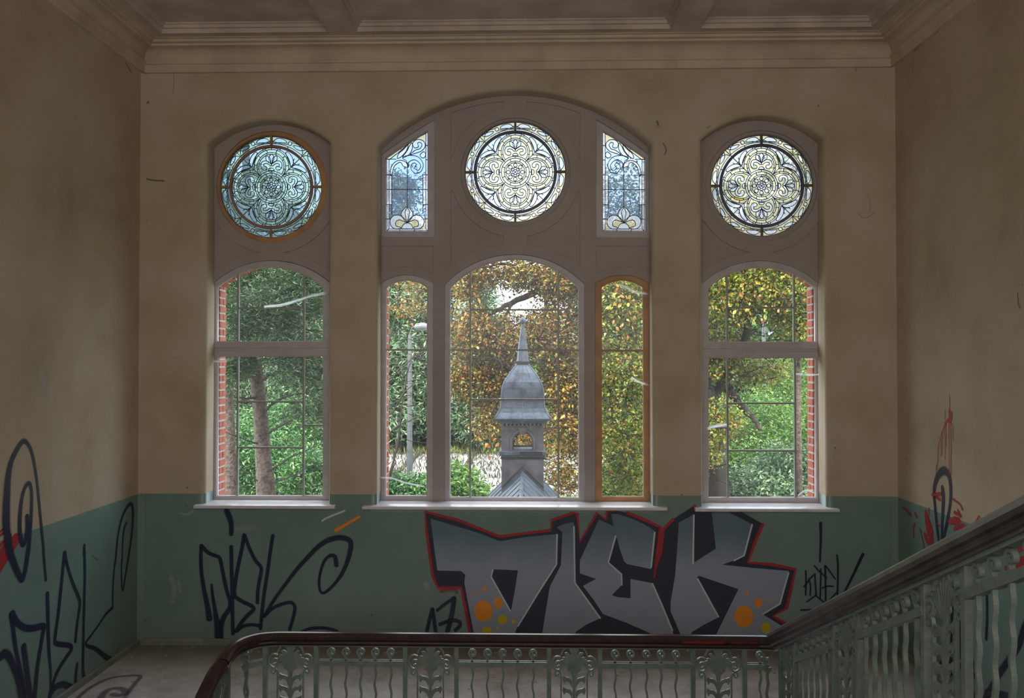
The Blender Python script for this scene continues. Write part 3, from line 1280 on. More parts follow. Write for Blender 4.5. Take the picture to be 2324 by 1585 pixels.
# the two slanted leaded lights; drawn in the pixels of the left one and mirrored for the right one
def slanted(label, mirror):
    def U(x, y):
        # x, y measured on the left light (enlarged 3.522 times from 820, 170)
        X, Y = 820 + x / 3.522, 170 + y / 3.522
        if mirror:
            X = 1466.5 - (X - 873.5)
            Y += 0.3
        return X, Y
    t = window(label)
    out = slant(864, 986, 538, 354, 272, YF) if not mirror else slant(1475, 1353, 539, 354, 272, YF)
    inn = slant(874, 973, 528, 360, 296, YG, 2.0) if not mirror else slant(1466, 1366, 528, 360, 296, YG, 2.0)
    plate('sash_frame', [out, inn], YF, YF + 0.06, M_frame, t, 0.005, 2)
    bead(t, inn, M_frame)
    S = smooth_path
    L = []
    L += [[(190, 668), (190, 1262), (540, 1262), (540, 440), (190, 668)]]
    L += [[(205, 672), (205, 1245), (532, 1245)], [(222, 680), (222, 1232), (516, 1232), (516, 470)], [(190, 668), (222, 680), (300, 620), (430, 510), (516, 470)]]
    L += [[(190, 1262), (222, 1232)], [(540, 1262), (516, 1232)], [(308, 1232), (308, 1262)], [(425, 1232), (425, 1262)]]
    L += [[(200, 917), (537, 917)], [(368, 740), (368, 1060)], [(244, 800), (244, 1120)], [(492, 800), (492, 1110)], [(190, 800), (244, 800)], [(492, 800), (540, 800)],
          [(190, 1038), (244, 1038)], [(492, 1038), (540, 1038)], [(190, 1153), (235, 1153)], [(500, 1153), (540, 1153)], [(516, 565), (540, 565)], [(516, 680), (540, 680)],
          [(300, 575), (320, 600)], [(412, 500), (425, 520)], [(190, 675), (280, 675)]]
    pale = []
    # upper scrolls
    sh = [
        S([(232, 800), (238, 745), (262, 705), (300, 685), (340, 690), (372, 715), (374, 740), (335, 730), (322, 705), (300, 702), (262, 735), (244, 800)], 4, True),
        S([(372, 740), (380, 700), (420, 680), (455, 695), (475, 730), (455, 765), (425, 745), (440, 720), (425, 705), (400, 720), (398, 755), (430, 788), (475, 775), (495, 730), (485, 690), (450, 655),
           (400, 645), (355, 650), (330, 668), (360, 690)], 4, True),
        S([(330, 660), (365, 610), (385, 570), (405, 545), (408, 590), (380, 640)], 4, True),
        S([(288, 668), (300, 630), (335, 600), (375, 560), (360, 610), (320, 655)], 4, True),
        S([(412, 545), (440, 520), (480, 520), (508, 545), (508, 580), (480, 610), (440, 625), (390, 640), (430, 605), (470, 590), (485, 560), (470, 540), (450, 548), (458, 575), (430, 585), (415, 570)], 4, True),
        S([(470, 640), (500, 615), (515, 640), (500, 665), (480, 660)], 4, True),
    ]
    # lower lily
    sh += [
        S([(366, 1180), (325, 1130), (322, 1100), (350, 1065), (368, 1055), (390, 1070), (412, 1105), (408, 1135)], 4, True),
        S([(365, 1180), (345, 1150), (300, 1122), (255, 1130), (232, 1160), (235, 1200), (260, 1228), (300, 1232), (318, 1220), (280, 1210), (275, 1180), (300, 1160), (335, 1170)], 4, True),
        S([(367, 1180), (390, 1150), (432, 1122), (475, 1130), (500, 1160), (498, 1200), (470, 1228), (430, 1232), (414, 1220), (452, 1210), (456, 1180), (432, 1160), (397, 1170)], 4, True),
        [(322, 1232), (330, 1205), (350, 1188), (370, 1184), (392, 1190), (406, 1206), (412, 1232)],
    ]
    for s_ in sh:
        pale.append(s_)
        L.append(s_ + [s_[0]])
    L += [S([(368, 1060), (350, 1100), (362, 1170)], 4), S([(368, 1060), (386, 1100), (370, 1170)], 4)]
    poly = [(188, 668), (188, 1264), (542, 1264), (542, 438), (420, 505), (300, 585)]

    def cls(xs, ys):
        n = len(xs)
        for p in pale:
            if in_poly(xs, ys, p).sum() > 0.55 * n:
                return 'pale'
        mx, my = np.median(xs), np.median(ys)
        if mx < 222 or mx > 516 or my > 1232 or (mx < 246 and my > 800) or (mx > 490 and my > 790 and my < 1110):
            return 'pale'
        if my < 800 and not (246 < mx < 500 and my > 770 and n > 900):
            return 'yel' if n < 2500 else 'blue'
        if my > 1120 or n < 250:
            return 'yel'
        return 'blue'
    pc = leaded(lambda X, Y: in_poly(X, Y, poly), L, cls, (180, 550, 430, 1270), 230)
    # the two big arched fields are clear blue whatever their height
    pc2 = []
    for cl, mg in pc:
        area = sum((q[1] - q[0]) * (q[3] - q[2]) for q in mg)
        pc2.append(('blue' if area > 9000 else cl, mg))
    fn = lambda x, y: xz(*U(x, y), YG)
    pieces_to_objects(pc2, {'pale': M_pale, 'yel': M_yel, 'blue': M_blue}, fn, t, YG)
    came(t, L, fn, 0.0068, YG - 0.003)


slanted('slanted leaded light with blue field left of the middle round window', False)
slanted('slanted leaded light with blue field right of the middle round window', True)

# ------------------------------------------------------------------ brick reveals outside
BH, BJ = 0.068, 0.013


def brick_mesh(name, sx, sy, sz, ch=0.004):
    v, f = [], []
    b = MB().box((-sx / 2 + ch, -sy / 2, -sz / 2 + ch), (sx / 2 - ch, sy / 2, sz / 2 - ch))
    b.box((-sx / 2, -sy / 2 + ch, -sz / 2 + ch), (sx / 2, sy / 2 - ch, sz / 2 - ch))
    return mesh(name, b.v, b.f)


BR_L = brick_mesh('brick', 0.115, 0.17, BH)
BR_S = brick_mesh('brick', 0.115, 0.078, BH)
for m_ in (BR_L, BR_S):
    m_.materials.append(M_brick)
reveal = empty('wall_brick_reveals', (0, 0.45, 0))
tag(reveal, 'red brick reveals of the windows outside the glass', kind='structure')


def jamb(px, side, py0, py1, yj0=0.37):
    """bricks lining a window side: their face is at the x seen at px; side -1: reveal on the left of the window"""
    x = on_y(px, 900, yj0).x
    z1, z0 = on_y(px, py0, yj0).z, on_y(px, py1, yj0).z
    b = MB().box((x + (side * 0.006 if side < 0 else 0.006) - (0.11 if side < 0 else 0), yj0 + 0.004, z0 - 0.1), (x + (0 if side < 0 else 0.11) + side * -0.0 + (-0.006 if side < 0 else 0), yj0 + 0.166, z1 + 0.05))
    b.build('mortar_bed', M_mortar, reveal)
    z = z0 - 0.06
    k = 0
    while z < z1:
        if k % 2:
            parts = [(BR_L, 0.085)]
        else:
            parts = [(BR_S, 0.039), (BR_S, 0.131)]
        for me_, dy in parts:
            o = bpy.data.objects.new('brick', me_)
            COL.objects.link(o)
            o.parent = reveal
            o.matrix_parent_inverse = Matrix.Translation(-reveal.location)
            o.location = (x + side * (0.0575 + random.uniform(-0.002, 0.002)), yj0 + dy, z + BH / 2)
        z += BH + BJ
        k += 1


jamb(498.5, -1, 655, 1135)
jamb(876.5, -1, 655, 1135)
jamb(1844.5, 1, 655, 1140)


def brick_arch(x0, x1, ys, ya, y0=0.37, px_only=None):
    """soldier bricks round the head of an opening"""
    a, c = on_y(x0, ys, y0), on_y(x1, ys, y0)
    za = on_y((x0 + x1) / 2, ya, y0).z
    zs = (a.z + c.z) / 2
    h = za - zs
    half = (c.x - a.x) / 2
    r_ = (half * half + h * h) / (2 * h)
    cx_, cz_ = (a.x + c.x) / 2, za - r_
    a0 = math.atan2(zs - cz_, half)
    n = int((math.pi - 2 * a0) * r_ / (BH + BJ))
    for i in range(n):
        an = a0 + (math.pi - 2 * a0) * (i + 0.5) / n
        o = bpy.data.objects.new('brick', BR_L)
        COL.objects.link(o)
        o.parent = reveal
        o.matrix_parent_inverse = Matrix.Translation(-reveal.location)
        o.location = (cx_ + (r_ + 0.0575) * math.cos(an), y0 + 0.085, cz_ + (r_ + 0.0575) * math.sin(an))
        o.rotation_euler = (0, -an, 0)


brick_arch(497, 738, 652, 603)
brick_arch(1604, 1846, 652, 603)
brick_arch(876, 972, 650, 634)
ext_loops = [[(XL - 5.5, -4.2), (XR + 5.5, -4.2), (XR + 5.5, 12.6), (XL - 5.5, 12.6)]]  # outer wall carried up out of view to shade the turret
y0 = 0.37
for (x0, x1, yb, ys, ya) in ((470, 765, 1160, 652, 575), (850, 995, 1160, 650, 612), (1000, 1336, 1160, 652, 570), (1345, 1480, 1160, 650, 612), (1580, 1875, 1160, 652, 575)):
    ext_loops.append(arch_px(x0, x1, yb, ys, ya, y0))
for (cx_, cy_, r_) in ((616, 425, 125), (1169, 391, 125), (1728, 422, 126)):
    ext_loops.append(circ_px(cx_, cy_, r_, y0)[0])
ext_loops.append(slant(858, 990, 545, 345, 262, y0))
ext_loops.append(slant(1482, 1348, 545, 345, 262, y0))
M_facade = mat('weathered_brick_facade', (0.27, 0.17, 0.13), 0.85, 0.12, 12, 0.3, 40)
tag(plate('wall_outside', ext_loops, 0.37, 0.53, M_facade, None, 0.0), 'red brick outer leaf of the window wall', kind='structure')
tag(MB().box((XL - 5.5, -11.8, 12.6), (XR + 5.5, 0.9, 13.0)).build('roof', M_mortar), kind='structure')  # out of view; raised so the building's shadow covers the turret

# ------------------------------------------------------------------ stairs going up on the right and down on the left
WELL_L, WELL_R = -1.96, 1.61
TAN = 0.155 / 0.315
YE = RAIL_Y - 0.12
st = empty('stair_flight', (2.6, YE, 0))
tag(st, 'stone stair flight rising on the right behind the balustrade', kind='structure')
for i in range(12):
    MB().box((WELL_R - 0.06, YE - (i + 1) * 0.315, i * 0.155 - 0.15), (XR, YE - i * 0.315 + 0.02, (i + 1) * 0.155)).build('step', M_step, st)
st = empty('stair_flight', (-3.0, YE, 0))
tag(st, 'stone stair flight going down on the left', kind='structure')
for i in range(12):
    MB().box((XL, YE - (i + 1) * 0.315, -(i + 1) * 0.155 - 0.2), (WELL_L + 0.06, YE - i * 0.315 + 0.02, -(i + 1) * 0.155)).build('step', M_step, st)

# ------------------------------------------------------------------ iron balustrades with wooden handrail
RT = 1.02        # top of handrail over the landing
railprof = [(-0.034, 0.0), (0.034, 0.0), (0.036, 0.012), (0.030, 0.020), (0.040, 0.028), (0.047, 0.042), (0.044, 0.058), (0.033, 0.070), (0.016, 0.077), (0.0, 0.079),
            (-0.016, 0.077), (-0.033, 0.070), (-0.044, 0.058), (-0.047, 0.042), (-0.040, 0.028), (-0.030, 0.020), (-0.036, 0.012)]
ZB = RT - 0.085  # underside of the wood
MIDZ = 0.812     # centre of the middle rail
DEP = 0.024      # depth of the flat bars

CK = 0.000635


def curl_path():
    """flat-bar baluster: wavy foot, straight at the rail, crook and spiral head; (u, z)"""
    p = [(0.0, 0.12)]
    z = 0.14
    k = 0
    while z < 0.74:
        p.append((0.0055 * (1 if k % 2 else -1), z))
        z += 0.066
        k += 1
    p += [(0.0, 0.775), (0.0, 0.83)]
    q = [(336, 462), (330, 436), (316, 412), (303, 392), (300, 370), (314, 351), (336, 345), (358, 354), (369, 374), (364, 394), (348, 404), (332, 397), (327, 382), (338, 373)]
    p += [((x - 335) * CK, MIDZ + (490 - y) * CK) for x, y in q]
    return smooth_path(p, 4)


CURL = curl_path()
MKX = 0.000307


def mk(x, y):
    """points of the cast panel measured on its enlarged picture -> (u, z)"""
    px_y = 1420 + y / 9.606
    return ((x - 540) * MKX, 2.825 - (px_y - 820) / 1800 * 5.3)


def sheared(fr, k):
    return lambda u, v, w: fr(u, v + k * u, w)


ARCH = [mk(532 + 292 * math.cos(R(a)), 667 - 292 * math.sin(R(a))) for a in range(5, 176, 9)]


def volute(s):
    q = [(815, 655), (870, 634), (930, 642), (985, 690), (1015, 770), (995, 850), (940, 905), (880, 925), (825, 900), (797, 850), (797, 790), (830, 745), (880, 735), (925, 765), (930, 815), (905, 850), (870, 845), (860, 815)]
    return smooth_path([mk(532 + s * (x - 532), y) for x, y in q], 4)


def lower_scroll(s):
    q = [(815, 2900), (815, 1800), (812, 1200), (815, 1050), (838, 975), (880, 940), (925, 945), (943, 985), (930, 1030), (895, 1045), (875, 1020), (885, 995)]
    return smooth_path([mk(532 + s * (x - 532), y) for x, y in q], 4)


half = [(532, 425), (556, 452), (628, 455), (634, 500), (600, 560), (602, 600), (640, 560), (680, 540), (732, 553), (728, 588), (694, 632), (700, 655), (742, 640), (782, 655), (760, 690),
        (818, 708), (812, 760), (786, 826), (740, 822), (700, 812), (668, 850), (684, 905), (680, 935), (640, 955), (604, 985), (580, 1040), (572, 1120)]
PALM = [mk(x, y) for x, y in half] + [mk(1064 - x, y) for x, y in half[::-1][:-1]]


def leafpair(k):
    """curled acanthus leaf on the right of the stem, k-th from the top"""
    q = [(566, 1165), (600, 1110), (650, 1085), (705, 1078), (745, 1058), (768, 1042), (775, 1085), (785, 1125), (770, 1160), (755, 1208), (735, 1200), (722, 1168), (690, 1160), (640, 1182), (600, 1240), (572, 1320)]
    return [(x, y + 243 * k) for x, y in q]


def cast_panel(parent, fr, sh=0.0, zoff=0.0):
    f2 = lambda u, v, w: fr(u, v + zoff + sh * u, w)
    e = empty('leaf_panel')
    e.parent = parent
    e.matrix_parent_inverse = Matrix.Translation(-parent.location)
    def ob_(name, b):
        return obj(name, mesh(name, b.v, b.f), M_iron, e)
    b = MB(); strap(b, ARCH, 0.009, 0.018, f2); ob_('arch_strap', b)
    for s in (1, -1):
        b = MB(); strap(b, volute(s), 0.009, 0.017, f2); ob_('volute', b)
        b = MB(); strap(b, lower_scroll(s), 0.0095, 0.015, f2); ob_('side_bar', b)
    b = MB(); prism(b, PALM, -0.004, 0.004, f2); ob_('palmette', b)
    b = MB()
    for x0_, y0_, x1_, y1_ in ((532, 470, 532, 900), (600, 520, 560, 900), (464, 520, 504, 900), (680, 580, 600, 880), (384, 580, 464, 880), (770, 730, 610, 930), (294, 730, 454, 930)):
        strap(b, [mk(x0_, y0_), mk((x0_ + x1_) / 2 + (0), (y0_ + y1_) / 2), mk(x1_, y1_)], 0.004, 0.014, f2)
    o_ = ob_('palmette_rib', b)
    o_['kind'] = 'stuff'
    b = MB(); strap(b, [mk(532, 1000), mk(532, 2900)], 0.019, 0.014, f2); ob_('stem', b)
    for k_ in range(7):
        for s in (1, -1):
            q = leafpair(k_)
            b = MB()
            prism(b, [mk(532 + s * (x - 532), y) for x, y in (q if s > 0 else q[::-1])], -0.006, 0.006, f2)
            ob_('leaf', b)
    return e


def baluster(parent, fr, zoff=0.0, sh=0.0, me=None):
    f2 = lambda u, v, w: fr(u, v + zoff + 0 * sh, w)
    b = MB()
    strap(b, CURL, 0.012, 0.019, f2)
    return b.build('baluster', M_iron, parent)


def fr_front(x):
    return lambda u, v, w: Vector((x + u, RAIL_Y + w, v))


def fr_side(x, y):
    return lambda u, v, w: Vector((x + w, y - u, v))


def xr(px):
    return on_y(px, 1500, RAIL_Y).x


# front run
t = empty('stair_balustrade', (0, RAIL_Y, 0))
tag(t, 'level run of the green iron balustrade with dark handrail in front of the graffiti wall', 'balustrade', 'balustrades round the stairwell')
arcL = [(WELL_L + 0.02, RAIL_Y - 0.30, ZB - 0.055), (WELL_L + 0.025, RAIL_Y - 0.235, ZB - 0.032), (WELL_L + 0.045, RAIL_Y - 0.16, ZB - 0.014), (WELL_L + 0.085, RAIL_Y - 0.09, ZB - 0.005),
        (WELL_L + 0.15, RAIL_Y - 0.035, ZB - 0.001), (WELL_L + 0.24, RAIL_Y - 0.006, ZB), (WELL_L + 0.34, RAIL_Y, ZB)]
arcL = smooth_path(arcL, 4)
XC = WELL_R
b = MB(); sweep(b, arcL + [(XC - 0.10, RAIL_Y, ZB), (XC - 0.02, RAIL_Y - 0.012, ZB + 0.002)], railprof); b.build('handrail', M_rail, t)
b = MB(); sweep(b, arcL + [(XC - 0.10, RAIL_Y, ZB), (XC - 0.0, RAIL_Y - 0.012, ZB)], [(-0.024, -0.010), (0.024, -0.010), (0.024, 0.0), (-0.024, 0.0)]); b.build('handrail_plate', M_iron, t)
RD = 0.036
uprof = [(-RD / 2, -0.017), (RD / 2, -0.017), (RD / 2, 0.017), (RD / 2 - 0.007, 0.017), (RD / 2 - 0.007, 0.010), (-RD / 2 + 0.007, 0.010), (-RD / 2 + 0.007, 0.017), (-RD / 2, 0.017)]
postsx = [xr(p) for p in (602.5, 718, 920, 1036, 1246, 1361.5, 1572.5, 1689.5)]
xa, xb = xr(548), xr(1735)
endl = [(WELL_L + 0.06, RAIL_Y - 0.055, MIDZ - 0.03), (WELL_L + 0.09, RAIL_Y - 0.025, MIDZ - 0.012), (WELL_L + 0.16, RAIL_Y - 0.004, MIDZ)]
endl = smooth_path(endl, 4)
b = MB(); sweep(b, endl + [(postsx[0], RAIL_Y, MIDZ)], uprof); b.build('middle_rail', M_iron, t)
for i in (1, 3, 5):
    b = MB(); sweep(b, [(postsx[i], RAIL_Y, MIDZ), (postsx[i + 1], RAIL_Y, MIDZ)], uprof); b.build('middle_rail', M_iron, t)
b = MB(); sweep(b, [(postsx[7], RAIL_Y, MIDZ)] + smooth_path([(xr(1725), RAIL_Y, MIDZ), (xr(1742), RAIL_Y - 0.004, MIDZ - 0.006), (XC - 0.058, RAIL_Y - 0.02, MIDZ - 0.022)], 4), uprof)
b.build('middle_rail', M_iron, t)
b = MB(); sweep(b, [(WELL_L + 0.05, RAIL_Y, 0.12), (XC - 0.02, RAIL_Y, 0.12)], uprof); b.build('bottom_rail', M_iron, t)
for x in postsx:
    MB().box((x - 0.014, RAIL_Y - 0.015, 0.0), (x + 0.014, RAIL_Y + 0.015, ZB - 0.008)).build('post', M_iron, t)
for p in (561.5, 752, 785.5, 819, 852, 887, 1072, 1106.5, 1141, 1175, 1210, 1396, 1431, 1467, 1500, 1534, 1725):
    baluster(t, fr_front(xr(p)))
fq = lambda x, y: (lambda u, v, w: Vector((x + u * 0.7 - w * 0.7, y + u * 0.7 + w * 0.7, v)))
baluster(t, fq(WELL_L + 0.07, RAIL_Y - 0.045), -0.028)
baluster(t, lambda u, v, w: Vector((XC - 0.055 + u * 0.7 + w * 0.7, RAIL_Y - 0.03 - u * 0.7 + w * 0.7, v)), -0.03)
for p, q in ((0, 1), (2, 3), (4, 5), (6, 7)):
    cast_panel(t, fr_front((postsx[p] + postsx[q]) / 2))

# run climbing on the right
t = empty('stair_balustrade', (XC, RAIL_Y - 1.5, 0.8))
tag(t, 'green iron balustrade climbing the stairs on the right under a worn brown handrail', 'balustrade', 'balustrades round the stairwell')
TANR = 0.501


def zr(y):
    return (RAIL_Y - 0.03 - y) * TANR


ys_ = [RAIL_Y - 0.02, RAIL_Y - 4.4]
big = [(-0.034, -0.004), (0.034, -0.004), (0.034, 0.006), (0.044, 0.012), (0.046, 0.02), (0.038, 0.024), (0.040, 0.032), (0.050, 0.04), (0.056, 0.056), (0.05, 0.074), (0.036, 0.086), (0.016, 0.092),
       (-0.016, 0.092), (-0.036, 0.086), (-0.05, 0.074), (-0.056, 0.056), (-0.05, 0.04), (-0.040, 0.032), (-0.038, 0.024), (-0.046, 0.02), (-0.044, 0.012), (-0.034, 0.006)]
pth = [(XC, RAIL_Y + 0.01, ZB - 0.006), (XC, RAIL_Y - 0.03, ZB + 0.006), (XC, ys_[1], ZB + zr(ys_[1]))]
big = [(x * 1.06, z * 1.12) for x, z in big]
b = MB(); sweep(b, pth, big); b.build('handrail', M_rail2, t)
b = MB(); sweep(b, pth, [(-0.026, -0.02), (0.026, -0.02), (0.026, -0.004), (-0.026, -0.004)]); b.build('handrail_plate', M_iron, t)


def ypx(px):
    """depth of the right-hand run where the column px of the photo crosses it"""
    return on_x(px, 1400, XC).y


pp = [1773, 1806, 1895, 1950, 2101, 2194]
py_ = [ypx(p) for p in pp]
step_ = py_[3] - py_[4]
py_ += [py_[5] - step_, py_[5] - step_ - 0.315, py_[5] - 2 * step_ - 0.315]
for y in py_:
    zo = zr(y)
    MB().box((XC - 0.015, y - 0.014, max(0.0, zo - 0.10)), (XC + 0.015, y + 0.014, ZB + zo - 0.012)).build('post', M_iron, t)
for a, c in ((1, 2), (3, 4), (5, 6), (7, 8)):
    ya, yb = py_[a], py_[c]
    b = MB(); sweep(b, [(XC, ya, MIDZ + zr(ya) + 0.0), (XC, yb, MIDZ + zr(yb))], uprof); b.build('middle_rail', M_iron, t)
    n_ = 6
    for i in range(n_):
        y = ya + (yb - ya) * (i + 0.75) / (n_ + 0.5)
        baluster(t, fr_side(XC, y), zr(y) + 0.0)
b = MB(); sweep(b, [(XC, RAIL_Y - 0.1, 0.12), (XC, py_[-1], 0.12 + zr(py_[-1]))], uprof); b.build('bottom_rail', M_iron, t)
for a, c in ((0, 1), (2, 3), (4, 5), (6, 7)):
    ym = (py_[a] + py_[c]) / 2
    cast_panel(t, fr_side(XC, ym), TANR * 0.85, zr(ym))

# run going down on the left
t = empty('stair_balustrade', (WELL_L, RAIL_Y - 1.0, -0.3))
tag(t, 'dark red-brown handrail and green iron balustrade going down at the left edge of the stairwell', 'balustrade', 'balustrades round the stairwell')
zl = lambda y: -(RAIL_Y - 0.12 - y) * TAN + 0.035
p0 = arcL[0]
pth = [p0] + [(WELL_L, y, ZB + zl(y)) for y in (RAIL_Y - 0.45, RAIL_Y - 1.0, RAIL_Y - 3.6)]
b = MB(); sweep(b, smooth_path(pth[:3], 4) + [pth[3]], railprof); b.build('handrail', M_rail, t)
b = MB(); sweep(b, smooth_path(pth[:3], 4) + [pth[3]], [(-0.024, -0.010), (0.024, -0.010), (0.024, 0.0), (-0.024, 0.0)]); b.build('handrail_plate', M_iron, t)
yp = [RAIL_Y - 0.175, RAIL_Y - 0.50, RAIL_Y - 1.15, RAIL_Y - 1.47, RAIL_Y - 2.12, RAIL_Y - 2.44, RAIL_Y - 3.1]
for y in yp:
    zo = zl(y)
    MB().box((WELL_L - 0.015, y - 0.014, zo - 0.12), (WELL_L + 0.015, y + 0.014, ZB + zo - 0.03)).build('post', M_iron, t)
for a, c in ((1, 2), (3, 4), (5, 6)):
    b = MB(); sweep(b, [(WELL_L, yp[a], MIDZ + zl(yp[a])), (WELL_L, yp[c], MIDZ + zl(yp[c]))], uprof); b.build('middle_rail', M_iron, t)
    for i in range(6):
        y = yp[a] + (yp[c] - yp[a]) * (i + 0.75) / 6.5
        baluster(t, fr_side(WELL_L, y), zl(y))
for a, c in ((0, 1), (2, 3), (4, 5)):
    ym = (yp[a] + yp[c]) / 2
    cast_panel(t, fr_side(WELL_L, ym), -TAN * -1 * 0 - 0.42, zl(ym))
b = MB(); sweep(b, [(WELL_L, RAIL_Y - 0.17, 0.10), (WELL_L, yp[-1], 0.12 + zl(yp[-1]))], uprof); b.build('bottom_rail', M_iron, t)

# ------------------------------------------------------------------ graffiti: thin coats of paint on the walls and floor
NAVY = (0.02, 0.026, 0.062)
S_navy = spray_mat('navy_spray_paint', NAVY, 0.97, 0.35)
S_black = spray_mat('black_blue_paint', (0.03, 0.036, 0.062), 1.0, 0.4)
S_red = spray_mat('red_spray_paint', (0.42, 0.025, 0.03), 0.95, 0.4)
S_white = spray_mat('white_spray_paint', (0.62, 0.68, 0.70), 0.9, 0.4)
S_orange = spray_mat('orange_spray_paint', (0.85, 0.30, 0.02), 0.97, 0.4)
S_yellow = spray_mat('yellow_spray_paint', (0.62, 0.47, 0.01), 0.97, 0.4)
S_haze = spray_mat('thin_grey_spray', (0.45, 0.5, 0.52), 0.35, 0.5)
S_floor = spray_mat('worn_purple_spray', (0.13, 0.10, 0.16), 0.55, 0.5)
S_smear = spray_mat('thin_red_spray', (0.42, 0.03, 0.03), 0.5, 0.5)


def grey_letter():
    m, n, l, b_ = nodes_of('grey_letter_paint')
    g = n.new('ShaderNodeNewGeometry')
    t_ = n.new('ShaderNodeTexNoise')
    t_.inputs['Scale'].default_value = 2.4
    t_.inputs['Detail'].default_value = 3
    l.new(g.outputs['Position'], t_.inputs['Vector'])
    s_ = n.new('ShaderNodeSeparateXYZ')
    l.new(g.outputs['Position'], s_.inputs[0])
    mr = n.new('ShaderNodeMapRange')
    mr.inputs['From Min'].default_value = 1.14
    mr.inputs['From Max'].default_value = 0.62
    l.new(s_.outputs['Z'], mr.inputs['Value'])
    ad = n.new('ShaderNodeMath')
    ad.operation = 'MULTIPLY_ADD'
    ad.inputs[1].default_value = 0.6
    l.new(t_.outputs['Fac'], ad.inputs[0])
    l.new(mr.outputs[0], ad.inputs[2])
    r = ramp(n, [(0.35, (0.125, 0.185, 0.235)), (0.75, (0.225, 0.285, 0.355)), (1.0, (0.30, 0.335, 0.43))])
    l.new(ad.outputs[0], r.inputs['Fac'])
    l.new(r.outputs['Color'], b_.inputs['Base Color'])
    b_.inputs['Roughness'].default_value = 0.4
    return m


S_grey = grey_letter()


def spray(parent, name, pts, w, m, plane, lift, soft=0.35, smooth=True, inward=None):
    """a stroke of paint: ribbon on the wall whose cover fades to nothing at both edges.
    pts in the plane's own metres (a, b); plane maps (a, b, lift) to the world"""
    path = smooth_path(pts, 6) if smooth and len(pts) > 2 else list(pts)
    if len(path) == 2:
        path = [tuple(np.array(path[0]) + (np.array(path[1]) - np.array(path[0])) * i / 4) for i in range(5)]
    n = len(path)
    wa, wz = (w[0], w[-1]) if hasattr(w, '__len__') else (w, w)
    a0, a1 = np.array(path[0]), np.array(path[1])
    e0 = a0 - (a1 - a0) / (np.linalg.norm(a1 - a0) + 1e-9) * wa * 0.35
    z0, z1 = np.array(path[-1]), np.array(path[-2])
    e1 = z0 - (z1 - z0) / (np.linalg.norm(z1 - z0) + 1e-9) * wz * 0.35
    path = [tuple(e0)] + path + [tuple(e1)]
    n += 2
    if hasattr(w, '__len__'):
        ww = list(np.interp(np.linspace(0, 1, n), np.linspace(0, 1, len(w)), w))
    else:
        ww = [w] * n
    ww[0] *= 0.45
    ww[-1] *= 0.45
    tot = [x * (1 + soft) for x in ww]
    inn = [x * (1 - soft) for x in ww]
    Lo, Ro = offset_strip(path, tot)
    Li, Ri = offset_strip(path, inn)
    v, f, cov = [], [], []
    for i in range(n):
        lf = lift + 0.0011 * i / n
        for p, c in ((Lo[i], 0), (Li[i], 1), (Ri[i], 1), (Ro[i], 0)):
            v.append(plane(p[0], p[1], lf))
            cov.append(c if 0 < i < n - 1 else c * 0.8)
    for i in range(n - 1):
        for j in range(3):
            a = i * 4 + j
            f.append((a, a + 1, a + 5, a + 4))
    me_ = mesh(name, v, f)
    at_ = me_.attributes.new('cover', 'FLOAT', 'POINT')
    at_.data.foreach_set('value', cov)
    return obj(name, me_, m, parent)


def patch(parent, name, pts, m, plane, lift):
    """solid flat coat of paint with the given outline"""
    v = [plane(a, b_, lift) for a, b_ in pts]
    me_ = mesh(name, v, [tuple(range(len(v)))])
    at_ = me_.attributes.new('cover', 'FLOAT', 'POINT')
    at_.data.foreach_set('value', [1.0] * len(v))
    return obj(name, me_, m, parent)


P_back = lambda a, b_, l_: Vector((a, -0.0015 - l_, b_))
P_left = lambda a, b_, l_: Vector((XL + 0.0015 + l_, a, b_))
P_right = lambda a, b_, l_: Vector((XR - 0.0015 - l_, a, b_))
P_floor = lambda a, b_, l_: Vector((a, b_, 0.0015 + l_))


def cvt(org, s, to):
    def f(pts):
        out = []
        for x, y in pts:
            p = to(org[0] + x / s, org[1] + y / s)
            out.append(p)
        return out
    return f


tb = lambda x, y: (on_y(x, y, 0).x, on_y(x, y, 0).z)
tl = lambda x, y: (on_x(x, y, XL).y, on_x(x, y, XL).z)
tr_ = lambda x, y: (on_x(x, y, XR).y, on_x(x, y, XR).z)
tf = lambda x, y: (on_z(x, y, 0).x, on_z(x, y, 0).y)
A = cvt((940, 1130), 4.842, tb)
B = cvt((1400, 1130), 4.842, tb)
C_ = cvt((420, 1120), 3.409, tb)
D_ = cvt((1800, 1100), 3.267, tb)
E_ = cvt((0, 1250), 4.732, tl)
F_ = cvt((0, 960), 4.662, tl)
G_ = cvt((1980, 860), 3.962, tr_)
H_ = cvt((2120, 1150), 3.642, tr_)
PX = 0.004375

# the big piece
g = empty('graffiti_mural', (on_y(1380, 1300, 0).x, 0, 0.7))
tag(g, 'big grey and black graffiti lettering with red outline and orange dots under the windows', 'graffiti')
sill_z = on_y(1380, 1163, 0).z
outl = A([(120, 155), (480, 245), (940, 428), (1500, 358), (1508, 250), (1740, 168), (1792, 172), (1820, 485), (2010, 168), (2105, 240), (2118, 152), (2200, 140)]) + \
    B([(110, 165), (300, 240), (478, 325), (450, 560), (410, 880), (480, 600), (510, 350), (620, 235), (850, 85), (885, 140), (1350, 145), (1605, 290), (1520, 480), (1440, 712), (1700, 735), (1960, 788),
       (1915, 1000), (1865, 1215), (1715, 1300), (1900, 1410), (1960, 1470), (1960, 1600)]) + A([(640, 1600), (610, 1470), (565, 1230), (515, 988), (265, 992), (205, 870), (140, 400)])
patch(g, 'letter_backing', outl, S_black, P_back, 0.0)
n_ = len(outl)
red = outl[-1:] + outl[:12]
spray(g, 'red_outline', outl[-6:] + outl[:12], 0.028, S_red, P_back, 0.0004, 0.15, False)
spray(g, 'red_outline', outl[12:20], 0.03, S_red, P_back, 0.0020, 0.15, False)
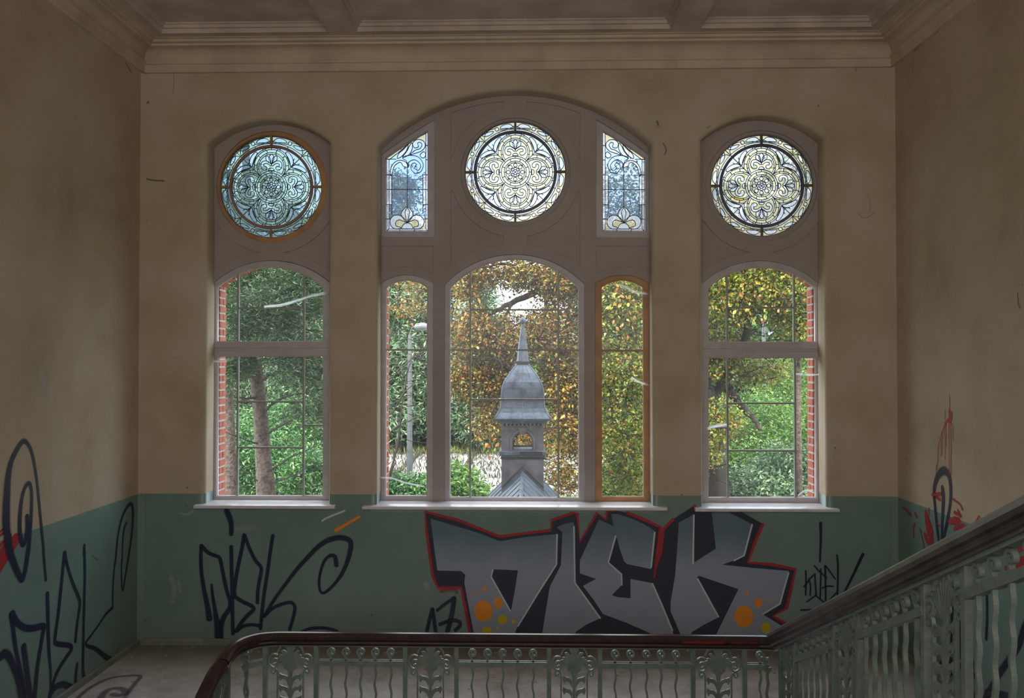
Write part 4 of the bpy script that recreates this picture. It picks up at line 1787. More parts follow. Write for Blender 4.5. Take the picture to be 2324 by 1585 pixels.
spray(g, 'red_outline', outl[20:23], 0.03, S_red, P_back, 0.0034, 0.15, False)
spray(g, 'red_outline', outl[23:34], 0.03, S_red, P_back, 0.0004, 0.15, False)
# green of the wall shows between the two red lines of the notch
L0 = 0.0012
gD = A([(180, 230), (450, 310), (700, 385), (940, 478), (1250, 430), (1560, 400), (1560, 735), (1350, 1080), (1130, 1430), (1060, 1600), (670, 1600), (650, 1460), (600, 1200), (550, 930), (562, 850), (520, 808), (255, 800), (232, 640)])
gI = A([(1568, 325), (1650, 290), (1748, 268), (1765, 320), (1772, 930), (2045, 1325), (1900, 1390), (1780, 1470), (1700, 1600), (1400, 1600), (1415, 1440), (1470, 1100), (1490, 980), (1612, 740), (1628, 380)])
gE = A([(2030, 240), (2190, 312), (2165, 180)]) + B([(0, 180), (150, 225), (300, 290), (410, 362), (416, 380), (375, 785), (110, 728), (80, 700), (30, 560), (0, 440)]) + \
    A([(2215, 425), (2130, 715), (2278, 842), (2280, 960), (2172, 1070)]) + B([(0, 1092), (150, 1105), (150, 893), (392, 940), (612, 1465), (640, 1600), (600, 1600), (320, 1470), (97, 1372)]) + A([(2075, 1280), (1970, 1120), (1855, 970), (2000, 892), (1820, 832), (1820, 690)])
gK = B([(680, 275), (850, 180), (850, 712), (1087, 560), (1042, 165), (1200, 148), (1340, 215), (1482, 292), (1400, 640), (1280, 692), (1155, 737), (1500, 772), (1888, 806), (1880, 835), (1790, 1170), (1600, 1280), (1860, 1440),
        (1900, 1600), (1040, 1600), (1105, 1475), (1335, 1005), (900, 858), (878, 880), (1115, 1315), (960, 1395), (820, 1480), (800, 1600), (740, 1600), (690, 1480), (590, 1250), (590, 1150), (640, 850), (660, 600)])
for nm, p in (('letter', gD), ('letter', gI), ('letter', gE), ('letter', gK)):
    patch(g, nm, p, S_grey, P_back, L0)
patch(g, 'letter_counter', A([(880, 788), (1000, 792), (1140, 800), (1110, 1000), (1065, 1245), (840, 870)]), S_black, P_back, L0 + 0.0005)
for cvf, strokes in ((A, [[(1570, 405), (1562, 735), (1350, 1065), (1140, 1410)], [(1755, 318), (1765, 935), (2045, 1325)], [(862, 795), (845, 870), (1055, 1245)], [(2213, 422), (2133, 712), (2277, 842), (2280, 960)]]),
                     (B, [[(415, 380), (375, 765)], [(390, 945), (490, 1170), (610, 1462)], [(845, 190), (835, 730)], [(1485, 295), (1397, 635), (1285, 690)], [(885, 890), (1115, 1310)], [(1885, 825), (1790, 1167), (1600, 1280)]])):
    for s_ in strokes:
        spray(g, 'highlight', cvf(s_), 0.017, S_white, P_back, L0 + 0.001, 0.25, False)


def dot(cvf, x, y, rx, ry, m):
    pts = cvf([(x + rx * math.cos(a), y + ry * math.sin(a)) for a in np.linspace(0, 2 * math.pi, 25)[:-1]])
    patch(g, 'dot', pts, m, P_back, L0 + 0.0022)


for q in ((760, 1245, 100, 118), (925, 1155, 47, 65), (770, 1003, 24, 27), (655, 1060, 14, 14)):
    dot(A, *q, S_orange)
for q in ((970, 1340, 53, 55), (1093, 1360, 22, 24), (920, 1430, 14, 14), (800, 1465, 55, 45)):
    dot(A, *q, S_yellow)
for q in ((1395, 1305, 103, 120), (1553, 1155, 45, 50), (1435, 1050, 17, 17), (1693, 1135, 14, 14)):
    dot(B, *q, S_orange)
dot(B, 1637, 1430, 52, 58, S_yellow)
spray(g, 'red_smudge', A([(290, 1030), (360, 1010), (440, 1008)]), 0.035, S_smear, P_back, 0.0, 0.6)
spray(g, 'red_smudge', A([(465, 1000), (468, 1050)]), 0.03, S_smear, P_back, 0.0, 0.6)


def tagged(name, label, cat, org, plane, strokes, m, lift=0.0):
    e = empty(name, org)
    tag(e, label, cat)
    for i, (pts, w) in enumerate(strokes):
        spray(e, 'paint_stroke', pts, w, m, plane, lift + 0.0004 * (i % 5), 0.35)
    return e


WS = 0.04
tagged('spray_tag', 'dark blue sprayed tag with a curled tail on the green wall under the left window', 'graffiti', (on_y(600, 1300, 0).x, 0, 0.6), P_back, [
    (C_([(125, 400), (122, 500), (128, 620), (150, 760), (175, 880), (190, 975)]), [0.03, 0.035, 0.035, 0.04, 0.05, 0.06]),
    (C_([(125, 405), (180, 460), (240, 485), (270, 505), (290, 600), (320, 740), (350, 870), (300, 960), (275, 1040), (270, 1180)]), [0.04, 0.035, 0.035, 0.035, 0.05, 0.07]),
    (C_([(205, 705), (215, 800), (235, 920), (250, 1020), (262, 1190)]), [0.022, 0.03, 0.04, 0.06, 0.07]),
    (C_([(358, 410), (360, 560), (365, 760), (368, 960), (372, 1090)]), 0.036),
    (C_([(320, 130), (345, 190), (358, 250), (358, 320)]), [0.05, 0.055, 0.045, 0.04]),
    (C_([(458, 320), (440, 430), (412, 560), (388, 700), (385, 790), (440, 835), (510, 870), (530, 900), (480, 950), (430, 1010), (395, 1070)]), 0.036),
    (C_([(460, 322), (500, 430), (545, 520), (590, 580), (575, 680), (563, 760), (560, 850)]), 0.034),
    (C_([(680, 325), (660, 450), (640, 600), (615, 760), (598, 900), (585, 1050)]), 0.034),
    (C_([(610, 955), (650, 890), (700, 810), (780, 700), (860, 595), (950, 495), (1040, 405), (1130, 355), (1220, 345), (1280, 375), (1275, 460), (1240, 570), (1190, 660), (1120, 740), (1065, 772), (1040, 730), (1042, 640), (1075, 530),
         (1120, 485), (1160, 490), (1172, 560)]), [0.03, 0.032, 0.04, 0.05, 0.045, 0.03, 0.025, 0.03, 0.045]),
    (C_([(615, 950), (680, 890), (760, 855), (820, 845), (850, 880), (838, 960), (808, 1060)]), 0.032),
    (C_([(400, 1065), (450, 1030), (510, 1018), (575, 1025)]), 0.032),
    (C_([(900, 1075), (960, 1050), (1050, 1042), (1130, 1052), (1180, 1070)]), 0.03),
    (C_([(555, 1175), (562, 1195)]), 0.05),
], S_navy)
e = empty('paint_dash', (on_y(755, 1170, 0).x, 0, 1.0)); tag(e, 'short white paint dash below the gap between left and middle sills', 'graffiti')
spray(e, 'paint_stroke', C_([(1060, 215), (1100, 190), (1235, 135)]), 0.02, S_white, P_back, 0.0, 0.25)
e = empty('paint_dash', (on_y(790, 1190, 0).x, 0, 1.0)); tag(e, 'short orange paint dash beside the white one on the green wall', 'graffiti')
spray(e, 'paint_stroke', C_([(1165, 290), (1240, 245), (1350, 180)]), [0.04, 0.03, 0.026], S_orange, P_back, 0.0, 0.35)
e = empty('paint_smear', (on_y(560, 1200, 0).x, 0, 1.0)); tag(e, 'faint grey paint smear above the sprayed tag on the left of the back wall', 'graffiti')
spray(e, 'paint_stroke', C_([(385, 295), (450, 270), (540, 275)]), 0.07, S_haze, P_back, 0.0, 0.6)
tagged('spray_tag', 'dark number tag squeezed left of the big lettering above the handrail', 'graffiti', (on_y(1010, 1400, 0).x, 0, 0.4), P_back, [
    (A([(140, 1470), (170, 1340), (200, 1220)]), 0.034), (A([(200, 1220), (218, 1340), (235, 1470)]), 0.034),
    (A([(252, 1240), (340, 1170), (440, 1100)]), 0.03), (A([(440, 1100), (415, 1280), (365, 1480)]), 0.045),
    (A([(280, 1395), (360, 1362), (440, 1348), (500, 1370), (500, 1410), (450, 1460)]), 0.034)], S_navy)
tagged('spray_tag', 'small thin dark tag of scratchy letters at the right end of the back wall', 'graffiti', (on_y(1880, 1320, 0).x, 0, 0.8), P_back, [
    (D_([(203, 285), (205, 400), (198, 572)]), [0.03, 0.022, 0.018]), (D_([(93, 640), (95, 730), (92, 820)]), 0.016), (D_([(80, 760), (120, 705), (160, 662)]), 0.016), (D_([(160, 662), (165, 750), (170, 822)]), 0.016),
    (D_([(115, 700), (128, 750), (125, 825)]), 0.014), (D_([(165, 825), (130, 850), (100, 872)]), 0.014), (D_([(155, 602), (200, 650), (250, 692)]), 0.015), (D_([(205, 625), (203, 740), (200, 855)]), 0.015),
    (D_([(236, 600), (240, 750), (240, 900)]), 0.018), (D_([(215, 768), (255, 755), (297, 755)]), 0.015), (D_([(245, 608), (275, 650), (312, 702)]), 0.015), (D_([(165, 822), (205, 855), (240, 885)]), 0.015),
    (D_([(325, 522), (332, 620), (327, 860)]), 0.018), (D_([(240, 890), (280, 845), (320, 802)]), 0.014), (D_([(518, 515), (440, 680), (350, 860)]), [0.03, 0.024, 0.016]), (D_([(55, 932), (140, 928), (240, 915)]), 0.016),
    (D_([(400, 830), (460, 790)]), 0.02)], S_navy)

# left wall
tagged('spray_tag', 'tall dark blue sprayed tag with looping letters over the left wall', 'graffiti', (XL, on_x(200, 1300, XL).y, 0.6), P_left, [
    (E_([(490, 320), (478, 180), (465, 20)]) + F_([(455, 1300), (430, 1050), (408, 820), (380, 560), (340, 340), (300, 240), (250, 195), (190, 260), (120, 400), (85, 560), (68, 800), (62, 1050), (80, 1250)]) +
     E_([(105, 30), (140, 120), (185, 230), (232, 310), (265, 230), (285, 100), (300, 0)]) + F_([(305, 1250), (322, 1050), (332, 820), (325, 690), (300, 640), (255, 700), (225, 820), (208, 980), (205, 1130), (222, 1250), (245, 1285), (272, 1220), (285, 1100), (282, 985)]),
     [0.03, 0.03, 0.03, 0.035, 0.05, 0.085, 0.07, 0.05, 0.05, 0.035, 0.035, 0.045, 0.045, 0.045]),
    (E_([(120, 680), (135, 820), (165, 1050), (210, 1270), (250, 1480), (262, 1600)]), [0.06, 0.045, 0.04, 0.04, 0.05]),
    (E_([(122, 675), (180, 770), (260, 830), (350, 835), (465, 815), (455, 900), (425, 1080), (395, 1280), (365, 1600)]), [0.06, 0.05, 0.05, 0.045, 0.045, 0.05]),
    (E_([(250, 1025), (265, 1150), (290, 1350), (325, 1600)]), 0.06),
    (E_([(0, 1150), (30, 1110), (75, 1120), (130, 1220), (190, 1380), (235, 1600)]), 0.06),
    (E_([(506, 460), (510, 650), (515, 900), (525, 1120), (540, 1300), (540, 1480)]), [0.045, 0.045, 0.04, 0.03, 0.025]),
    (E_([(530, 1580), (560, 1450), (620, 1290), (700, 1160), (765, 1060), (740, 1020), (660, 1010), (590, 990), (592, 900), (620, 700), (650, 420), (672, 200), (690, 20)]), 0.04),
    (E_([(692, 20), (720, 160), (775, 340), (850, 530), (850, 620), (825, 790), (805, 980)]), 0.035),
    (E_([(530, 1560), (590, 1470), (670, 1440), (740, 1465), (800, 1490)]), 0.05), (E_([(826, 1215), (812, 1330), (806, 1440)]), 0.035),
    (F_([(890, 1295), (888, 1400)]) + E_([(903, 20), (908, 200), (903, 500), (895, 800), (890, 1100), (890, 1300), (910, 1400)]), 0.036),
    (E_([(1208, 612), (1130, 690), (1050, 810), (970, 920), (922, 985), (935, 1025), (1010, 1050), (1090, 1110), (1170, 1165), (1235, 1200)]), [0.03, 0.02, 0.025, 0.04, 0.06]),
    (E_([(1208, 612), (1210, 400), (1228, 150)]) + F_([(1218, 1480), (1245, 1200), (1290, 1000), (1345, 890), (1388, 860), (1402, 930), (1400, 1080), (1378, 1280)]) + E_([(1375, 80), (1345, 260), (1315, 430), (1302, 300), (1302, 100)]) + F_([(1288, 1480), (1295, 1250), (1310, 1120), (1335, 1060)]),
     [0.022, 0.024, 0.03, 0.04, 0.03, 0.02, 0.02, 0.028]),
], S_navy, 0.001)
e = empty('paint_stripes', (XL, on_x(15, 1240, XL).y, 1.2)); tag(e, 'red paint stripes crossing the dado line at the far left of the left wall', 'graffiti')
spray(e, 'paint_stroke', F_([(-60, 1560), (40, 1400), (180, 1215)]), [0.14, 0.13, 0.08], S_red, P_left, 0.0, 0.1)
spray(e, 'paint_stroke', F_([(-40, 1330), (40, 1262), (110, 1190)]), 0.03, S_red, P_left, 0.0004, 0.1)
spray(e, 'paint_stroke', F_([(-40, 1225), (60, 1145)]), 0.02, S_red, P_left, 0.0004, 0.1)
spray(e, 'paint_stroke', F_([(-40, 1190), (50, 1110)]), 0.018, S_red, P_left, 0.0004, 0.1)

# right wall
tagged('spray_tag', 'blue sprayed loop with a pointed foot on the right wall above the handrail', 'graffiti', (XR, on_x(2140, 1100, XR).y, 1.4), P_right, [
    (G_([(605, 1520), (582, 1330), (565, 1150), (556, 1020), (570, 930), (605, 855), (650, 828), (688, 870), (706, 980), (702, 1120), (675, 1280), (650, 1400), (628, 1520)]), [0.04, 0.04, 0.045, 0.06, 0.075, 0.05, 0.04, 0.04, 0.04]),
    (G_([(630, 975), (640, 1080), (632, 1250), (626, 1400), (628, 1520)]), [0.05, 0.05, 0.035, 0.035])], S_navy, 0.0)
e = empty('paint_splash', (XR, on_x(2150, 940, XR).y, 2.3)); tag(e, 'dark red paint splash with long drips above the blue loop on the right wall', 'graffiti')
patch(e, 'paint_blot', G_([(695, 250), (700, 285), (720, 300), (722, 350), (710, 412), (682, 392), (660, 420), (650, 462), (640, 442), (655, 385), (690, 345), (685, 295), (690, 270)]), S_red, P_right, 0.001)
for q in ([(695, 145), (700, 280)], [(655, 270), (655, 370)], [(690, 400), (692, 650), (694, 900)], [(707, 400), (709, 640), (708, 880)], [(722, 410), (727, 480), (727, 550)], [(665, 400), (665, 610)], [(650, 450), (655, 600), (655, 725)],
          [(640, 450), (612, 540), (595, 620), (590, 760), (575, 810)], [(575, 800), (573, 1000)], [(620, 540), (617, 700)], [(633, 490), (630, 690)], [(578, 770), (584, 825)]):
    spray(e, 'drip', G_(q), 0.0075, S_red, P_right, 0.0015, 0.3)
e = empty('paint_splash', (XR, on_x(2110, 1190, XR).y, 1.1)); tag(e, 'bright red paint marks scattered over the dado of the right wall', 'graffiti')
for q, w in (([(540, 1045), (620, 1035)], 0.03), ([(575, 1060), (615, 1090)], 0.03), ([(480, 1190), (500, 1290), (525, 1390)], [0.03, 0.09, 0.12]), ([(382, 1300), (370, 1350), (375, 1430)], 0.02), ([(430, 1350), (455, 1450), (478, 1575)], 0.014),
             ([(470, 1400), (500, 1460), (540, 1465)], 0.05), ([(270, 1155), (300, 1175), (350, 1230)], 0.022), ([(385, 1210), (405, 1250)], 0.02), ([(725, 1080), (790, 1130), (815, 1180)], 0.02), ([(740, 1200), (800, 1235)], 0.03),
             ([(770, 1180), (800, 1240)], 0.02), ([(690, 1288), (740, 1278), (785, 1275)], [0.03, 0.07, 0.05]), ([(740, 1350), (780, 1335), (830, 1320)], 0.035), ([(580, 1300), (610, 1325)], 0.015), ([(880, 1362), (925, 1300), (965, 1235)], 0.018),
             ([(545, 1390), (550, 1480)], 0.012), ([(512, 1160), (510, 1225)], 0.012)):
    spray(e, 'paint_stroke', G_(q), w, S_red, P_right, 0.002, 0.2)
e = empty('paint_splash', (XR, on_x(2280, 1270, XR).y, 1.0)); tag(e, 'bright red paint strokes on the right wall seen under the climbing handrail', 'graffiti')
patch(e, 'paint_blot', H_([(458, 350), (500, 330), (530, 322), (548, 380), (572, 402), (530, 405), (480, 402)]), S_red, P_right, 0.001)
for q, w in (([(556, 308), (548, 402)], 0.03), ([(630, 270), (670, 275), (712, 292)], 0.035), ([(700, 358), (760, 330)], 0.04), ([(690, 500), (760, 478)], 0.045), ([(590, 512), (640, 482)], 0.03), ([(700, 440), (760, 425)], 0.03), ([(207, 1130), (207, 1175)], 0.02)):
    spray(e, 'paint_stroke', H_(q), w, S_red, P_right, 0.001, 0.2)
tagged('spray_tag', 'large dark blue sprayed letters low on the right wall behind the climbing balusters', 'graffiti', (XR, on_x(2250, 1500, XR).y, 0.4), P_right, [
    (H_([(800, 900), (743, 1010), (700, 1150), (620, 1270), (550, 1370), (480, 1490), (420, 1600)]), 0.055), (H_([(310, 1260), (345, 1350), (372, 1430), (382, 1500)]), 0.045), (H_([(195, 1305), (290, 1360), (375, 1430)]), 0.045),
    (H_([(165, 660), (150, 780), (148, 950), (142, 1190)]), [0.08, 0.06, 0.03, 0.02]), (H_([(208, 930), (225, 1000), (232, 1060)]), 0.03), (H_([(210, 940), (208, 1100), (215, 1250)]), 0.04), (H_([(436, 730), (440, 900), (432, 1100)]), 0.03),
    (H_([(110, 1275), (105, 1370), (140, 1370), (148, 1280), (110, 1272)]), 0.05), (H_([(430, 1545), (520, 1548), (620, 1572)]), 0.05), (H_([(60, 1280), (50, 1340)]), 0.03), (H_([(110, 1470), (170, 1540), (240, 1580)]), 0.04), (H_([(325, 1540), (335, 1620)]), 0.04)], S_navy)
K_ = cvt((1800, 1100), 3.267, tr_)
tagged('spray_tag', 'dark sprayed strokes on the right wall corner behind the first balusters', 'graffiti', (XR, on_x(2080, 1400, XR).y, 0.6), P_right, [
    (K_([(925, 790), (930, 830), (925, 900), (918, 1050), (915, 1200), (920, 1320)]), [0.1, 0.05, 0.045, 0.045, 0.045]), (K_([(920, 1320), (1000, 1360), (1060, 1420)]), 0.06), (K_([(942, 730), (938, 800)]), 0.03)], S_navy)

# faded tag on the floor
tagged('floor_tag', 'faded purple sprayed swirl on the dusty floor at the left', 'graffiti', (on_z(270, 1560, 0).x, on_z(270, 1560, 0).y, 0), P_floor, [
    (cvt((0, 1250), 4.732, tf)([(830, 1590), (920, 1510), (1030, 1440), (1150, 1385), (1290, 1355), (1500, 1350), (1450, 1430), (1390, 1510), (1330, 1600)]), 0.04),
    (cvt((0, 1250), 4.732, tf)([(1080, 1590), (1120, 1530), (1190, 1490), (1290, 1485), (1345, 1515), (1330, 1550), (1260, 1560), (1210, 1545)]), 0.06)], S_floor)

# plaster crumbs on the floor
b = MB()
for i in range(260):
    x, y = random.uniform(XL + 0.1, XR - 0.1), (-abs(random.gauss(0, 0.5)) - 0.03 if random.random() < 0.5 else random.uniform(-2.4, -0.05))
    s_ = random.uniform(0.005, 0.02) * (1.8 if random.random() < 0.06 else 1)
    k = len(b.v)
    a = random.uniform(0, 6.28)
    for j in range(4):
        rr = s_ * random.uniform(0.6, 1.2)
        b.v.append((x + rr * math.cos(a + j * 1.57), y + rr * math.sin(a + j * 1.57), 0.0))
    b.v.append((x, y, s_ * random.uniform(0.3, 0.7)))
    b.f += [(k + j, k + (j + 1) % 4, k + 4) for j in range(4)]
M_crumb = mat('plaster_crumb', (0.5, 0.46, 0.42), 0.9, 0.2, 12, 0)
tag(b.build('plaster_crumbs', M_crumb), 'plaster crumbs scattered over the landing floor', 'debris', kind='stuff')

# ------------------------------------------------------------------ outside: yard, trees, turret
GZ = -4.2


def ground_material():
    m, n, l, b_ = nodes_of('grass_ground')
    g_ = n.new('ShaderNodeNewGeometry')
    t_ = n.new('ShaderNodeTexNoise')
    t_.inputs['Scale'].default_value = 0.5
    t_.inputs['Detail'].default_value = 8
    l.new(g_.outputs['Position'], t_.inputs['Vector'])
    r = ramp(n, [(0.35, (0.05, 0.10, 0.03)), (0.5, (0.14, 0.2, 0.05)), (0.65, (0.32, 0.34, 0.12))])
    l.new(t_.outputs['Fac'], r.inputs['Fac'])
    l.new(r.outputs['Color'], b_.inputs['Base Color'])
    b_.inputs['Roughness'].default_value = 0.9
    return m


M_ground = ground_material()
tag(MB().box((-75, 0.53, GZ - 0.4), (75, 130, GZ)).build('ground', M_ground), kind='structure')

# pale concrete slabs of the yard, grass in the joints
M_slab = mat('pale_concrete', (0.36, 0.345, 0.335), 0.75, 0.12, 0.8, 0.1, 6)
yard = empty('yard_paving', (0, 46, GZ))
tag(yard, 'pale concrete slab paving of the yard behind the turret', kind='structure')
slab_me = None
rows = []
yv = 33.6
while yv < 52.5:
    rows.append(yv)
    yv += 2.9
for iy, y in enumerate(rows):
    for ix in range(-6, 5):
        x = ix * 4.1 + (iy % 2) * 0.4
        if slab_me is None:
            slab_me = MB().box((0.05, 0.05, 0.0), (4.03, 2.83, 0.07))
            slab_me = mesh('slab', slab_me.v, slab_me.f)
            slab_me.materials.append(M_slab)
        o = bpy.data.objects.new('slab', slab_me)
        COL.objects.link(o)
        o.parent = yard
        o.matrix_parent_inverse = Matrix.Translation(-yard.location)
        o.location = (x, y, GZ + random.uniform(-0.015, 0.01))


def np_mesh(name, V, Fc, m=None, parent=None):
    """V (N,3) float, Fc (M,k) int with the same k for all"""
    me_ = bpy.data.meshes.new(name)
    k_ = Fc.shape[1]
    me_.vertices.add(len(V))
    me_.vertices.foreach_set('co', V.astype(np.float32).ravel())
    me_.loops.add(Fc.size)
    me_.loops.foreach_set('vertex_index', Fc.astype(np.int32).ravel())
    me_.polygons.add(len(Fc))
    me_.polygons.foreach_set('loop_start', (np.arange(len(Fc)) * k_).astype(np.int32))
    me_.update(calc_edges=True)
    return obj(name, me_, m, parent)


def blades(name, P, size, aspect, m, parent=None, droop=0.3, flat=0.5, jit=0.35, kind='stuff'):
    """one bent four-cornered leaf at every point of P, random heading; flat 0..1 = how level the leaves lie"""
    n = len(P)
    s_ = size * (1 + jit * RNG.uniform(-1, 1, n))[:, None]
    az = RNG.uniform(0, 2 * np.pi, n)
    el = RNG.normal(-droop, 0.55, n)
    d = np.stack([np.cos(az) * np.cos(el), np.sin(az) * np.cos(el), np.sin(el)], 1)
    q = RNG.normal(0, 1, (n, 3)) * (1 - flat) + np.array([0, 0, 1.0]) * flat
    side = np.cross(d, q)
    side /= np.linalg.norm(side, axis=1)[:, None] + 1e-9
    nn = np.cross(side, d)
    w = s_ * aspect * 0.5
    a = P
    b1 = P + d * s_ * 0.45 + side * w + nn * s_ * 0.12
    c = P + d * s_ - nn * s_ * 0.06
    b2 = P + d * s_ * 0.45 - side * w + nn * s_ * 0.12
    V = np.stack([a, b1, c, b2], 1).reshape(-1, 3)
    i = np.arange(n)[:, None] * 4
    T = np.concatenate([i + np.array([[0, 1, 2]]), i + np.array([[0, 2, 3]])], 0)
    o_ = np_mesh(name, V, T, m, parent)
    if kind:
        o_['kind'] = kind
    return o_


def cloud(specs, n, clump=0.35, per=40):
    """points gathered in clumps inside ellipsoids given as (px, py, dist, rx_px, ry_px, rz_m, weight)"""
    wts = np.array([s_[6] for s_ in specs], float)
    wts /= wts.sum()
    out = []
    for s_, w_ in zip(specs, wts):
        px, py, dist, rx, ry, rz, _ = s_
        c = at(px, py, dist)
        sx, sz = rx * dist / F, ry * dist / F
        k_ = max(1, int(n * w_ / per))
        u = RNG.normal(0, 1, (k_, 3))
        u /= np.linalg.norm(u, axis=1)[:, None]
        u *= RNG.uniform(0, 1, (k_, 1)) ** 0.36
        cc = np.array(c)[None] + u * np.array([sx, rz, sz])
        pts = np.repeat(cc, per, 0) + RNG.normal(0, clump, (k_ * per, 3)) * np.array([1, 1, 0.7])
        out.append(pts)
    return np.concatenate(out)


def limb(parent, name, pts, rad, m, k=4, jitter=0.0):
    P = smooth_path([tuple(p) if isinstance(p, Vector) else tuple(at(*p)) for p in pts], k)
    if jitter:
        P = [tuple(np.array(p) + RNG.normal(0, jitter, 3)) for p in P]
    rr = list(np.interp(np.linspace(0, 1, len(P)), np.linspace(0, 1, len(rad)), rad))
    b = MB().tube(P, rr, 8)
    return b.build(name, m, parent, True)


def twigs(parent, specs, n, length, m, rad=0.008, name='twig', down=0.1, curl=0.5):
    """thin curved twigs scattered through the crown, joined"""
    base = cloud(specs, n, 0.2, 1)[:n]
    V, Fc = [], []
    k_ = 5
    for p in base:
        az = RNG.uniform(0, 6.28)
        d = np.array([math.cos(az), math.sin(az) * 0.6, RNG.normal(-down, 0.35)])
        d /= np.linalg.norm(d)
        L_ = length * RNG.uniform(0.5, 1.3)
        q = np.array(p)
        prev = len(V)
        for i in range(k_):
            r_ = rad * (1 - 0.7 * i / k_) * L_ / length
            for a in (0, 2.09, 4.19):
                V.append(q + np.array([math.cos(a) * r_, 0.3 * r_ * math.sin(a * 2), math.sin(a) * r_]))
            d = d + RNG.normal(0, curl * 0.35, 3)
            d /= np.linalg.norm(d)
            q = q + d * L_ / k_
        for i in range(k_ - 1):
            for a in range(3):
                x_ = prev + i * 3 + a
                y_ = prev + i * 3 + (a + 1) % 3
                Fc.append((x_, y_, y_ + 3, x_ + 3))
    o_ = np_mesh(name, np.array(V), np.array(Fc), m, parent)
    o_['kind'] = 'stuff'
    return o_


def tree(name, label, base, group='trees outside the windows', cat='tree'):
    e_ = empty(name, base)
    tag(e_, label, cat, group)
    return e_


G1 = leaf_mat('conifer_green', [(0.0, (0.04, 0.08, 0.05)), (0.4, (0.09, 0.17, 0.085)), (0.75, (0.19, 0.31, 0.13)), (1.0, (0.42, 0.5, 0.27))], 0.5, 0.2)
G2 = leaf_mat('fresh_green', [(0.0, (0.03, 0.08, 0.02)), (0.5, (0.10, 0.22, 0.04)), (1.0, (0.25, 0.38, 0.08))], 0.35, 0.35)
G3 = leaf_mat('background_green', [(0.0, (0.04, 0.09, 0.035)), (0.5, (0.09, 0.17, 0.055)), (1.0, (0.2, 0.3, 0.08))], 0.5, 0.3)
G4 = leaf_mat('autumn_leaves', [(0.0, (0.10, 0.055, 0.03)), (0.25, (0.26, 0.11, 0.03)), (0.45, (0.40, 0.19, 0.04)), (0.6, (0.34, 0.26, 0.06)), (0.75, (0.46, 0.36, 0.07)), (0.88, (0.2, 0.26, 0.06)), (1.0, (0.12, 0.2, 0.06))], 0.35, 0.22)
G5 = leaf_mat('yellow_green_leaves', [(0.0, (0.06, 0.11, 0.025)), (0.35, (0.17, 0.27, 0.04)), (0.6, (0.32, 0.36, 0.05)), (0.8, (0.46, 0.36, 0.05)), (0.9, (0.38, 0.18, 0.03)), (1.0, (0.16, 0.08, 0.03))], 0.35, 0.22)
G6 = leaf_mat('laurel_green', [(0.0, (0.02, 0.065, 0.02)), (0.55, (0.07, 0.2, 0.05)), (1.0, (0.2, 0.38, 0.1))], 0.25, 0.25)
M_bark = mat('pine_bark', (0.17, 0.125, 0.10), 0.9, 0.2, 14, 1.0, 22, bdist=0.03, col2=(0.045, 0.034, 0.028))
M_bark2 = mat('dark_bark', (0.06, 0.048, 0.04), 0.9, 0.2, 4, 0.8, 20, bdist=0.02)
M_twig = mat('twig_bark', (0.10, 0.075, 0.06), 0.8, 0.1, 9, 0)


def gnd(px, dist):
    p = at(px, 900, dist)
    return Vector((p.x, p.y, GZ))


# big pine in the left window
t = tree('pine_tree', 'tall pine with a thick bare trunk in the left window', gnd(608, 16))
p0 = at(606, 1200, 16)
trunk = [tuple(gnd(612, 16)), tuple(at(604, 1150, 16)), tuple(at(598, 1050, 16)), tuple(at(591, 940, 16)), tuple(at(580, 830, 16)), tuple(at(573, 720, 16)), tuple(at(566, 600, 16)), tuple(at(560, 420, 16)), tuple(at(556, 250, 16))]
P_ = smooth_path(trunk, 4)
MB().tube(P_, list(np.interp(np.linspace(0, 1, len(P_)), [0, 0.25, 0.5, 0.75, 1], [0.24, 0.16, 0.135, 0.11, 0.06])), 12).build('trunk', M_bark, t, True)
for q, r0 in (([(596, 990, 16), (650, 960, 15.6), (700, 930, 15.2), (760, 900, 15)], 0.03), ([(592, 940, 16), (640, 905, 15.8), (700, 890, 15.4), (770, 880, 15)], 0.032), ([(585, 870, 16), (620, 850, 15.5), (680, 840, 15), (740, 838, 14.8)], 0.035),
              ([(600, 1080, 16), (640, 1050, 15.8), (700, 1020, 15.6), (760, 1000, 15.2)], 0.022), ([(580, 830, 16), (552, 815, 15.6), (520, 805, 15.4), (480, 800, 15)], 0.03), ([(590, 905, 16), (560, 905, 15.6), (530, 902, 15.2)], 0.03),
              ([(604, 1120, 16), (575, 1085, 15.8), (540, 1050, 15.6)], 0.02), ([(602, 1100, 16), (650, 1085, 15.7), (700, 1060, 15.4), (750, 1048, 15.2)], 0.022), ([(570, 690, 16), (620, 720, 15.4), (680, 745, 15), (750, 755, 14.8)], 0.035),
              ([(566, 620, 16), (620, 640, 15.5), (700, 640, 15)], 0.03), ([(572, 720, 16), (530, 735, 15.5), (490, 760, 15)], 0.03), ([(597, 1010, 16), (560, 1000, 15.6), (510, 980, 15.2)], 0.022)):
    limb(t, 'branch', q, [r0, r0 * 0.6, r0 * 0.3], M_bark2, 4, 0.012)
pine = [(560, 640, 16, 110, 60, 1.2, 2.0), (640, 690, 15.2, 100, 60, 1.0, 2.4), (700, 640, 15.6, 70, 60, 1.0, 1.2), (560, 740, 15.5, 70, 50, 0.8, 1.2), (650, 790, 15.2, 100, 45, 0.9, 1.5), (530, 830, 15.3, 40, 50, 0.7, 0.8),
        (690, 850, 15.1, 70, 35, 0.8, 0.9), (700, 930, 15.2, 60, 30, 0.7, 0.5), (560, 480, 16, 130, 110, 1.5, 1.8)]
needles = cloud(pine, 34000, 0.085, 30)
blades('needles', needles, 0.12, 0.10, G1, t, 0.0, 0.2)
twigs(t, pine, 420, 0.6, M_twig, 0.006, down=0.25)

